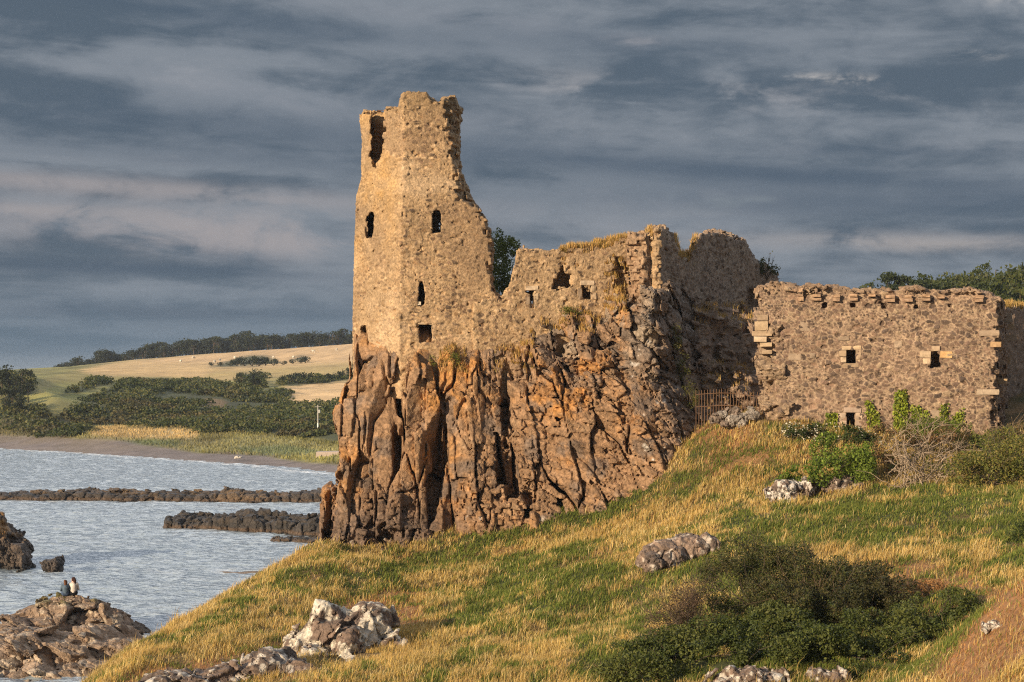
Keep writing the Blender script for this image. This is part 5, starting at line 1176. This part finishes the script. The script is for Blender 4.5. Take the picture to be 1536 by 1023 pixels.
tuft('yellow green tuft growing where the tower meets the crag', 678, 532, 85.0, (.42,.3,.55), 520, YG, 91)
tuft('green tuft on the ledge below the hole in the low wall', 852, 464, 86.6, (.7,.4,.28), 620, YG, 92)
tuft('small weed on the crag left of the yellow green tuft', 648, 540, 84.9, (.25,.25,.3), 220, YG, 93)
for k, (a, b, d, r, lab) in enumerate([(1012,500,85.8,(.4,.5,.75),'upper of the plants hanging in the shaded cleft of the crag'), (1022,545,86.0,(.45,.5,.9),'middle one of the plants hanging in the shaded cleft of the crag'), (1034,590,85.6,(.5,.5,.8),'lowest of the plants in the shaded cleft of the crag, next to the railing')]):
    tuft(lab, a, b, d, r, 900, [(.10,.11,.025), (.14,.14,.03), (.19,.15,.05), (.07,.085,.02)], 94 + k)
print('plants', time.time() - T0)
# ================================================================ two people, railing, pole, sheep
def top_at(me, x, y, r):
    co = np.zeros(len(me.vertices) * 3, np.float32); me.vertices.foreach_get('co', co); co = co.reshape(-1, 3)
    k = (co[:, 0] - x) ** 2 + (co[:, 1] - y) ** 2 < r * r; return float(np.quantile(co[k, 2], .93)) if k.any() else 1.9
def person(label, loc, rz, sc, lean, head_turn, skin, hair_c, top_c, trs_c, shoe_c, hair_len, lying=False):
    root = empty('person', loc, label, 'person', None, rz); root.scale = (sc, sc, sc)
    J = dict(pel=(0,0,.10), waist=(0,-.03 - lean * .3,.27), chest=(0,-.04 - lean * .2,.44), nk=(0,-.03,.58), hd=(0,.0,.70))
    arms = []; legs = []
    for s in (-1, 1):
        sh = (s * .165, -.03, .51); el = (s * .235, .07, .26); wr = (s * .12, .30, .30); arms.append((sh, el, wr, s))
        hp_ = (s * .09, .04, .10); kn = (s * .12, .43, .36); an = (s * .10, .58, .03); legs.append((hp_, kn, an, s))
    ht = head_turn; fw = np.array([-math.sin(ht), math.cos(ht), 0]); sdv = np.array([math.cos(ht), math.sin(ht), 0])
    H = np.array(J['hd'])
    def head(P):
        q = P - H; u = q @ sdv; v = q @ fw; w_ = q[:, 2]
        d = (np.sqrt((u / .073) ** 2 + (v / .092) ** 2 + (w_ / .112) ** 2) - 1) * .073
        d = smin(d, capsule(P, H + fw * .085 + [0, 0, .0], H + fw * .105 + [0, 0, -.022], .008, .013), .012)      # nose
        d = smin(d, capsule(P, H + fw * .055 + [0, 0, -.085], H + fw * .07 + [0, 0, -.09], .03, .025), .03)       # chin
        for s in (-1, 1): d = smin(d, capsule(P, H + sdv * s * .073 + [0, 0, .015], H + sdv * s * .076 + [0, 0, -.02], .014, .010), .008)
        return d
    def hand(P, wr, s):
        c = np.array(wr) + [-s * .03, .055, -.01]; d = capsule(P, wr, c, .024, .034)
        for f in range(5):
            o = np.array([-s * (.03 + .004 * f) + s * .017 * (f - 1.5), .045, 0.]) if f < 4 else np.array([-s * .03, .0, .02])
            a = c + o * [1, .7, 1]; ln = (.045, .052, .048, .038, .035)[f]; b = a + [-s * .006, ln * .6, -.012]; e = b + [0, ln * .35, -.03]
            d = smin(d, np.minimum(capsule(P, a, b, .010, .009), capsule(P, b, e, .009, .008)), .006)
        return d
    def body(P):
        d = smin(head(P), capsule(P, J['chest'], J['nk'], .09, .048), .04); d = smin(d, capsule(P, J['nk'], J['hd'], .05, .05), .03)
        d = smin(d, capsule(P, J['pel'], J['chest'], .125, .13), .06)
        for sh, el, wr, s in arms:
            d = smin(d, capsule(P, sh, el, .05, .038), .03); d = smin(d, capsule(P, el, wr, .037, .026), .02); d = smin(d, hand(P, wr, s), .012)
        for a, k_, n_, s in legs:
            d = smin(d, capsule(P, a, k_, .08, .055), .04); d = smin(d, capsule(P, k_, n_, .052, .034), .02); d = smin(d, capsule(P, n_, np.array(n_) + [0, .14, -.005], .035, .028), .02)
        return d
    def shell(fn, col, name, lo, hi, h, seed, det=.006, mat=M_CLOTH):
        V, Q = sculpt(fn, lo, hi, h, lambda P: det * fbm(P, 14, 2, seed), .05, .02); C = np.asarray(col) * (1 + .18 * fbm(V, 9, 2, seed))[:, None]
        return link(name, mesh_np(name, V, Q, C), mat, root)
    shell(body, skin, 'body', (-.36, -.3, -.06), (.36, .82, .9), .012, 1, 0.)
    def top(P):
        d = smin(capsule(P, np.array(J['pel']) + [0, -.01, .05], J['chest'], .150, .150), capsule(P, (-.13, -.03, .49), (.13, -.03, .49), .085, .085), .06)
        for sh, el, wr, s in arms: d = smin(d, capsule(P, sh, el, .066, .052), .03); d = smin(d, capsule(P, el, np.array(wr) - [0, .04, 0], .050, .04), .02)
        return np.maximum(d, -(capsule(P, J['nk'], (0, -.01, .75), .062, .1)))
    shell(top, top_c, 'top', (-.36, -.3, -.05), (.36, .5, .75), .013, 2, .012)
    def trousers(P):
        d = capsule(P, (-.06, .0, .10), (.06, .0, .10), .150, .150)
        for a, k_, n_, s in legs: d = smin(d, capsule(P, a, k_, .098, .07), .04); d = smin(d, capsule(P, k_, np.array(n_) + [0, -.01, .05], .066, .05), .02)
        return np.maximum(d, P[:, 2] - .24 - .3 * np.maximum(P[:, 1], 0) * 2)
    shell(trousers, trs_c, 'trousers', (-.36, -.3, -.06), (.36, .8, .6), .013, 3, .01)
    for a, k_, n_, s in legs:
        shell(lambda P: capsule(P, np.array(n_) + [0, -.02, .0], np.array(n_) + [0, .15, -.01], .045, .042), shoe_c, 'shoe', (min(n_[0] - .08, n_[0] + .08), n_[1] - .1, -.06), (n_[0] + .08, n_[1] + .25, .12), .01, 4, 0.)
    def hair(P):
        q = P - H; v = q @ fw
        d = (np.sqrt(((q @ sdv) / .092) ** 2 + ((v + .018) / .105) ** 2 + ((q[:, 2] - .012) / .125) ** 2) - 1) * .09
        d = np.maximum(d, np.minimum(v - .045 - .6 * np.maximum(q[:, 2] - .03, 0), .2))
        b0 = H - fw * .07 + [0, 0, -.03]; b1 = H - fw * .10 + [0, -.03, -hair_len]; fl = capsule(P, b0, b1, .075, .05); fl = np.minimum(fl, capsule(P, b0 + sdv * .03, b1 + sdv * .05, .06, .04)); fl = np.minimum(fl, capsule(P, b0 - sdv * .03, b1 - sdv * .045 + [0, 0, .04], .06, .04))
        return smin(d, fl, .03) + .008 * np.sin(40 * (q @ sdv) + 6 * q[:, 2])
    shell(hair, hair_c, 'hair', (-.26, -.32, .1), (.26, .2, .9), .011, 5, .012)
    for s in (-1, 1):
        e = H + fw * .083 + sdv * s * .03 + [0, 0, .012]; shell(lambda P: np.linalg.norm(P - e, axis=1) - .011, (.05, .035, .03), 'eye', e - .02, e + .02, .004, 6, 0.)
    m_ = H + fw * .083 + [0, 0, -.055]; shell(lambda P: capsule(P, m_ - sdv * .018, m_ + sdv * .018, .007, .007), (.35, .13, .11), 'mouth', m_ - .035, m_ + .035, .004, 7, 0.)
    return root
rk = bpy.data.objects['shore_rock'].data
c = W(98, 893, 86.0); z = top_at(rk, c[0], c[1], .35)
c2 = W(107, 893, 86.15); z2 = top_at(rk, c2[0], c2[1], .35)
zs = max(z, z2)
person('person with long brown hair in a blue denim jacket sitting on the shore rock', (c[0], c[1], zs - .02), .35, 1.02, .1, .1, (.50, .33, .25), (.12, .055, .03), (.10, .145, .20), (.055, .085, .15), (.03, .03, .03), .30)
person('person in a white top and black trousers sitting on the right of the other', (c2[0] + .10, c2[1] + .03, zs + .0), .25, 1.14, .0, 1.1, (.55, .37, .28), (.045, .018, .014), (.68, .62, .56), (.012, .013, .017), (.02, .02, .02), .20)
# the flat ledge they sit on
rock('stone', 'flat ledge of rock under the two seated people', 'stone', [((c[0] + .15, c[1] + .15, zs - .42), (1.15, .75, .42))], (c[0] - 1.4, c[1] - 1.0, zs - 1.2), (c[0] + 1.6, c[1] + 1.2, zs + .3), .045, (.5,.5,.4), .07, BR, 590, lichen=((.48,.40,.31), .15, .75))
# iron railing under the shaded wall
ra, rb = W(1044, 632, 83.6), W(1170, 634, 82.6); rail_root = empty('railing', ra * .5 + rb * .5, 'rusty iron railing of thin upright bars below the shaded wall', 'railing')
R0 = np.array(rail_root.location); IRON = (.15, .085, .05)
for k in range(30):
    f = k / 29; p = ra * (1 - f) + rb * f; g = ground_z([p[0]], [p[1]])[0]; t_ = CZ - (lerp1(1044 + 126 * f, [(1044,586),(1090,583),(1130,588),(1170,592)]) - HY) / F * p[1] + rng.uniform(-.03, .03)
    solid('bar', tube(np.array([[p[0], p[1], g - .1], [p[0] + rng.normal() * .01, p[1], (g + t_) / 2], [p[0] + rng.normal() * .02, p[1], t_]]) - R0, [.021, .021, .017], 6), IRON, M_METAL, rail_root)
for dz in (.2, .85):
    pts = []
    for f in np.linspace(0, 1, 8):
        p = ra * (1 - f) + rb * f; t_ = CZ - (lerp1(1044 + 126 * f, [(1044,586),(1090,583),(1130,588),(1170,592)]) - HY) / F * p[1]; pts.append([p[0], p[1] - .03, t_ - dz])
    solid('rail', tube(np.array(pts) - R0, .02, 6), IRON, M_METAL, rail_root)
# pole behind the beach
c = surf(far_z, 477, 300); r = empty('utility_pole', c, 'thin pale pole with a crossarm behind the beach', 'pole'); ph = 5.0
solid('pole', tube(np.array([[0, 0, -.5], [0, 0, 2.5], [0, 0, ph]]), [.13, .12, .10], 8), (.42, .40, .36), M_BARK, r)
solid('crossarm', tube(np.array([[-.6, 0, ph - .4], [0, -.06, ph - .35], [.6, 0, ph - .3]]), .07, 6), (.35, .33, .3), M_BARK, r)
solid('box', tube(np.array([[.3, -.1, ph - 1.5], [.3, -.1, ph - .9]]), .2, 4), (.5, .5, .48), M_METAL, r)
solid('guard', tube(np.array([[0, 0, .6], [0, 0, 1.6]]), .17, 8), (.7, .7, .68), M_METAL, r)
# sheep grazing the far field
def sheep_mesh():
    def b(P):
        d = (np.sqrt(((P - [0, 0, .62]) ** 2 / np.array([.52, .26, .27]) ** 2).sum(1)) - 1) * .25
        d = smin(d, capsule(P, (.42, 0, .68), (.62, 0, .5), .12, .09), .06); d = smin(d, capsule(P, (.62, 0, .48), (.74, 0, .36), .085, .055), .03)
        for s in (-1, 1):
            d = smin(d, capsule(P, (.62, s * .06, .55), (.60, s * .16, .54), .035, .02), .02)
            d = smin(d, np.minimum(capsule(P, (.28, s * .13, .5), (.30, s * .13, .25), .09, .045), capsule(P, (.30, s * .13, .25), (.28, s * .13, .0), .045, .04)), .04)
            d = smin(d, np.minimum(capsule(P, (-.34, s * .13, .52), (-.28, s * .13, .34), .12, .06), np.minimum(capsule(P, (-.28, s * .13, .34), (-.38, s * .13, .24), .055, .045), capsule(P, (-.38, s * .13, .24), (-.36, s * .13, 0), .045, .04))), .04)
        return smin(d, capsule(P, (-.5, 0, .7), (-.58, 0, .5), .05, .04), .04)
    V, Q = sculpt(b, (-.75, -.4, -.06), (.9, .4, 1.05), .04, lambda P: .02 * vnoise(P * 12, 3), .1)
    return mesh_np('sheep', V, Q, mix(np.array([.62, .58, .50]), np.array([.10, .085, .075]), sstep(.5, .6, V[:, 0])))
sm = sheep_mesh()
for k, (a, d) in enumerate([(322,640),(330,655),(271,650),(386,600),(357,600),(290,690),(410,660),(470,690),(505,690),(440,655),(352,672)]):
    o = link('sheep', sm, M_CLOTH, None, 'pale sheep grazing in the dry field below the far ridge', 'sheep', 'sheep in the far field'); o.location = surf(far_z, a, d); o.rotation_euler = (0, 0, rng.uniform(0, 6)); s_ = 1.5; o.scale = (s_, s_, s_)
# low concrete ramp where the beach meets the crag, pale drift stone
a = surf(far_z, 482, 258); me = blocks_mesh('ramp', [((a[0] + 2.5, a[1], a[2] + .35), np.array([1., 0]), np.array([0, -1.]), 6.5, 1.0, 3.0)], [(.40, .33, .29)], rough=.04)
link('concrete_ramp', me, M_DRESSED, None, 'low pale concrete ramp on the beach beside the crag', 'ramp')
c = surf(far_z, 357, 268); rock('boulder', 'whitish boulder on the upper beach', 'rock', [(c, (.6, .5, .4))], c - 1.6, c + 1.6, .14, (.8,.8,.6), .15, ((.6,.56,.5),(.5,.46,.4)), 595)
print('small things', time.time() - T0)
grow()
# ================================================================ sun, sky, camera
SUN_AZ, SUN_EL = math.radians(44), math.radians(15)
sd = bpy.data.lights.new('sun', 'SUN'); sd.energy = 5.0; sd.angle = math.radians(.5); sd.color = (1.0, .79, .54)
so = bpy.data.objects.new('sun', sd); COL.objects.link(so)
to_sun = Vector((-math.sin(SUN_AZ) * math.cos(SUN_EL), -math.cos(SUN_AZ) * math.cos(SUN_EL), math.sin(SUN_EL)))
so.rotation_euler = to_sun.to_track_quat('Z', 'Y').to_euler(); so.location = (-40, -40, 60)

w = bpy.data.worlds.new('World'); SC.world = w; w.use_nodes = True
nt = w.node_tree; nt.nodes.clear(); L = nt.links
def mth(op, a, b=None, c=None, clamp=False):
    n = nt.nodes.new('ShaderNodeMath'); n.operation = op; n.use_clamp = clamp
    for i, v in enumerate((a, b, c)):
        if v is None: continue
        if isinstance(v, (int, float)): n.inputs[i].default_value = v
        else: L.new(v, n.inputs[i])
    return n.outputs[0]
def rng_(v, a, b, c=0., d=1., smooth=True):
    n = nt.nodes.new('ShaderNodeMapRange'); n.interpolation_type = 'SMOOTHSTEP' if smooth else 'LINEAR'
    L.new(v, n.inputs[0])
    for i, q in enumerate((a, b, c, d)): n.inputs[i + 1].default_value = q
    return n.outputs[0]
def mixc(f, a, b, bt='MIX'):
    n = nt.nodes.new('ShaderNodeMix'); n.data_type = 'RGBA'; n.blend_type = bt
    for i, v in ((0, f), (6, a), (7, b)):
        if isinstance(v, (int, float)): n.inputs[i].default_value = v
        elif isinstance(v, tuple): n.inputs[i].default_value = (*v, 1)
        else: L.new(v, n.inputs[i])
    return n.outputs[2]
def comb(x, y, z):
    n = nt.nodes.new('ShaderNodeCombineXYZ')
    for i, v in enumerate((x, y, z)):
        if isinstance(v, (int, float)): n.inputs[i].default_value = v
        else: L.new(v, n.inputs[i])
    return n.outputs[0]
def noise(v, sc, det=6, rough=.55, dist=0.):
    n = nt.nodes.new('ShaderNodeTexNoise'); n.inputs['Scale'].default_value = sc; n.inputs['Detail'].default_value = det
    n.inputs['Roughness'].default_value = rough; n.inputs['Distortion'].default_value = dist; L.new(v, n.inputs['Vector']); return n.outputs['Fac']
tc = nt.nodes.new('ShaderNodeTexCoord'); sx = nt.nodes.new('ShaderNodeSeparateXYZ'); L.new(tc.outputs['Generated'], sx.inputs[0])
X, Y, Z = sx.outputs
az = mth('ARCTAN2', X, Y); el = mth('ARCSINE', Z)                    # radians, az 0 = north (+y)
# a cloud sheet overhead: rays meet it at (x,y)/z, so it draws out into bands near the horizon
zz = mth('ADD', mth('MAXIMUM', Z, 0.), .07)
cu, cv = mth('DIVIDE', X, zz), mth('DIVIDE', Y, zz)
p1 = comb(mth('ADD', mth('MULTIPLY', cu, .55), mth('MULTIPLY', cv, .12)), mth('MULTIPLY', cv, 1.0), 0.)
p2 = comb(mth('MULTIPLY', az, 4.2), mth('ADD', mth('MULTIPLY', el, 36.), mth('MULTIPLY', az, 1.5)), 2.)
p3 = comb(mth('MULTIPLY', az, 9.), mth('MULTIPLY', el, 22.), 5.)
n1 = noise(p1, .8, 6, .5, .25); n2 = noise(p2, .8, 5, .5, .5); n3 = noise(p3, 1.5, 8, .62, .35); n4 = noise(comb(mth('MULTIPLY', az, 13.), mth('ADD', mth('MULTIPLY', el, 44.), mth('MULTIPLY', az, 1.8)), 9.), 1.5, 9, .6, .8)
v = mth('ADD', mth('ADD', mth('MULTIPLY', n1, .38), mth('MULTIPLY', n2, .42)), mth('ADD', mth('MULTIPLY', n3, .26), mth('MULTIPLY', mth('SUBTRACT', n4, .5), .14)))
dark = mixc(rng_(v, .445, .59), (.088, .122, .163), (.215, .245, .285))
base = mixc(rng_(v, .58, .72), dark, (.335, .345, .375))
base = mixc(mth('MULTIPLY', rng_(el, .075, .01), .75), base, (.092, .150, .212))
# breaks between the decks, where lit cloud shows: (azimuth, elevation, half width, half height, gain)
def band(a0, e0, wa, we, tilt, n, lo, hi):
    da = mth('SUBTRACT', az, a0); de = mth('SUBTRACT', mth('SUBTRACT', el, e0), mth('MULTIPLY', da, tilt))
    de = mth('ADD', de, mth('MULTIPLY', mth('SUBTRACT', n2, .5), .012)); de = mth('ADD', de, mth('MULTIPLY', mth('SUBTRACT', n3, .5), .010))
    g = mth('ADD', mth('POWER', mth('DIVIDE', mth('ABSOLUTE', da), wa), 2.), mth('POWER', mth('DIVIDE', mth('ABSOLUTE', de), we), 2.))
    g = mth('POWER', 2.718, mth('MULTIPLY', g, -1.))
    return mth('MULTIPLY', g, rng_(n, lo, hi))
def E(py): return math.atan((HY - py) / F)
def A(px): return math.atan((px - CX) / F)
for (pxx, pyy, wx, wy, tilt, amt) in [(1150, 262, 500, 20, -.09, .85), (1300, 310, 480, 26, -.05, .7), (420, 200, 420, 40, -.03, .5), (200, 407, 300, 9, -.02, .7), (150, 472, 420, 12, 0., .6), (360, 40, 330, 20, -.08, .5), (900, 60, 260, 22, -.06, .4), (400, 245, 400, 14, -.03, .4), (1330, 235, 260, 10, -.06, .4), (330, 375, 110, 20, -.1, .45), (70, 345, 90, 18, -.1, .35)]:
    base = mixc(mth('MULTIPLY', band(A(pxx), E(pyy), wx / F, wy / F, tilt, n3, .15, .55), amt, clamp=True), base, (.070, .104, .150))
for (pxx, pyy, wx, wy, tilt, lo, hi, amt, colr) in [
        (120, 287, 480, 14, -.035, .28, .56, .85, (.33, .31, .32)), (300, 348, 330, 30, -.02, .40, .60, .8, (.36, .33, .335)), (40, 322, 260, 11, -.01, .38, .6, .65, (.35, .325, .33)), (400, 360, 190, 14, 0., .40, .62, .6, (.34, .32, .33)),
        (1330, 366, 330, 13, -.03, .36, .58, .75, (.33, .32, .33)), (1400, 375, 120, 9, -.03, .4, .56, .5, (.40, .36, .34)), (900, 335, 200, 12, -.03, .3, .6, .45, (.27, .28, .31)),
        (1255, 128, 90, 9, -.1, .48, .62, .95, (.52, .49, .47)), (1180, 150, 260, 20, -.1, .42, .64, .6, (.34, .345, .37)), (930, 135, 150, 16, -.08, .44, .64, .7, (.36, .355, .37)), (960, 62, 40, 10, -.06, .40, .62, .6, (.36, .35, .37)),
        (1462, 100, 30, 7, -.05, .36, .54, .95, (.55, .52, .50)), (1545, 5, 70, 26, -.15, .42, .58, .85, (.62, .59, .57)), (25, 78, 50, 18, 0., .42, .62, .5, (.36, .36, .40)),
        (480, 150, 330, 26, -.10, .42, .65, .35, (.25, .27, .31)), (1150, 210, 420, 16, -.08, .40, .64, .4, (.25, .27, .305)), (640, 20, 300, 14, -.08, .42, .64, .35, (.24, .26, .30))]:
    base = mixc(mth('MULTIPLY', band(A(pxx), E(pyy), wx / F, wy / F, tilt, n3, lo, hi), amt, clamp=True), base, colr)
# above the frame the deck thins and brightens
base = mixc(mth('MULTIPLY', rng_(el, .245, .42), mth('MULTIPLY', rng_(mth('ABSOLUTE', az), 1.5, .8), rng_(el, 1.15, .75))), base, mixc(rng_(v, .42, .60), (1.0, 1.08, 1.2), (2.1, 2.15, 2.25)))
base = mixc(mth('MULTIPLY', rng_(el, .3, .7), rng_(mth('ABSOLUTE', az), .9, 1.6)), base, mixc(rng_(v, .46, .66), (.20, .24, .30), (.48, .49, .52)))
ns = nt.nodes.new('ShaderNodeTexSky'); ns.sky_type = 'NISHITA'; ns.sun_disc = False; ns.sun_elevation = SUN_EL; ns.sun_rotation = math.radians(180 + 44)
ns.air_density = 1.; ns.dust_density = 2.; ns.ozone_density = 1.
nis = mixc(1., ns.outputs[0], (.09, .09, .09), 'MULTIPLY')
clear = mth('MULTIPLY', rng_(v, .62, .74), .25)
sky = mixc(clear, base, nis)
bg = nt.nodes.new('ShaderNodeBackground'); L.new(sky, bg.inputs[0]); bg.inputs[1].default_value = .78
ow = nt.nodes.new('ShaderNodeOutputWorld'); L.new(bg.outputs[0], ow.inputs[0])

cd = bpy.data.cameras.new('camera'); cam = bpy.data.objects.new('camera', cd); COL.objects.link(cam)
cam.location = (0, 0, CZ); cam.rotation_euler = (math.pi / 2, 0, 0)
cd.sensor_width = 36; cd.lens = 36 * F / 1536; cd.shift_y = (HY - 511.5) / 1536
cd.clip_start = .1; cd.clip_end = 20000
SC.camera = cam
SC.view_settings.view_transform = 'Standard'; SC.view_settings.look = 'None'; SC.view_settings.gamma = 1; SC.view_settings.exposure = 0.42
SC.cycles.use_denoising = False; SC.cycles.filter_width = 1.15; SC.cycles.max_bounces = 6; SC.cycles.diffuse_bounces = 3; SC.cycles.transmission_bounces = 3
# the air between here and the far shore
hm, nt, nd, L = new_mat('sea_air'); ho = N(nt, 'ShaderNodeOutputMaterial'); pv = N(nt, 'ShaderNodeVolumePrincipled')
pv.inputs['Color'].default_value = (.74, .84, .96, 1); pv.inputs['Density'].default_value = .00013; pv.inputs['Anisotropy'].default_value = .2; L.new(pv.outputs[0], ho.inputs['Volume'])
hx0, hx1, hy0, hy1, hz0, hz1 = -9300., 9300., -9300., 9500., -5., 47.
hv = [(a, b, c) for a in (hx0, hx1) for b in (hy0, hy1) for c in (hz0, hz1)]
link('haze', mesh_np('haze', hv, np.array([[0,1,3,2],[4,6,7,5],[0,4,5,1],[2,3,7,6],[0,2,6,4],[1,5,7,3]]), smooth=False), hm, kind='stuff', label='thin blue evening air over the bay')
print('script total', time.time() - T0)
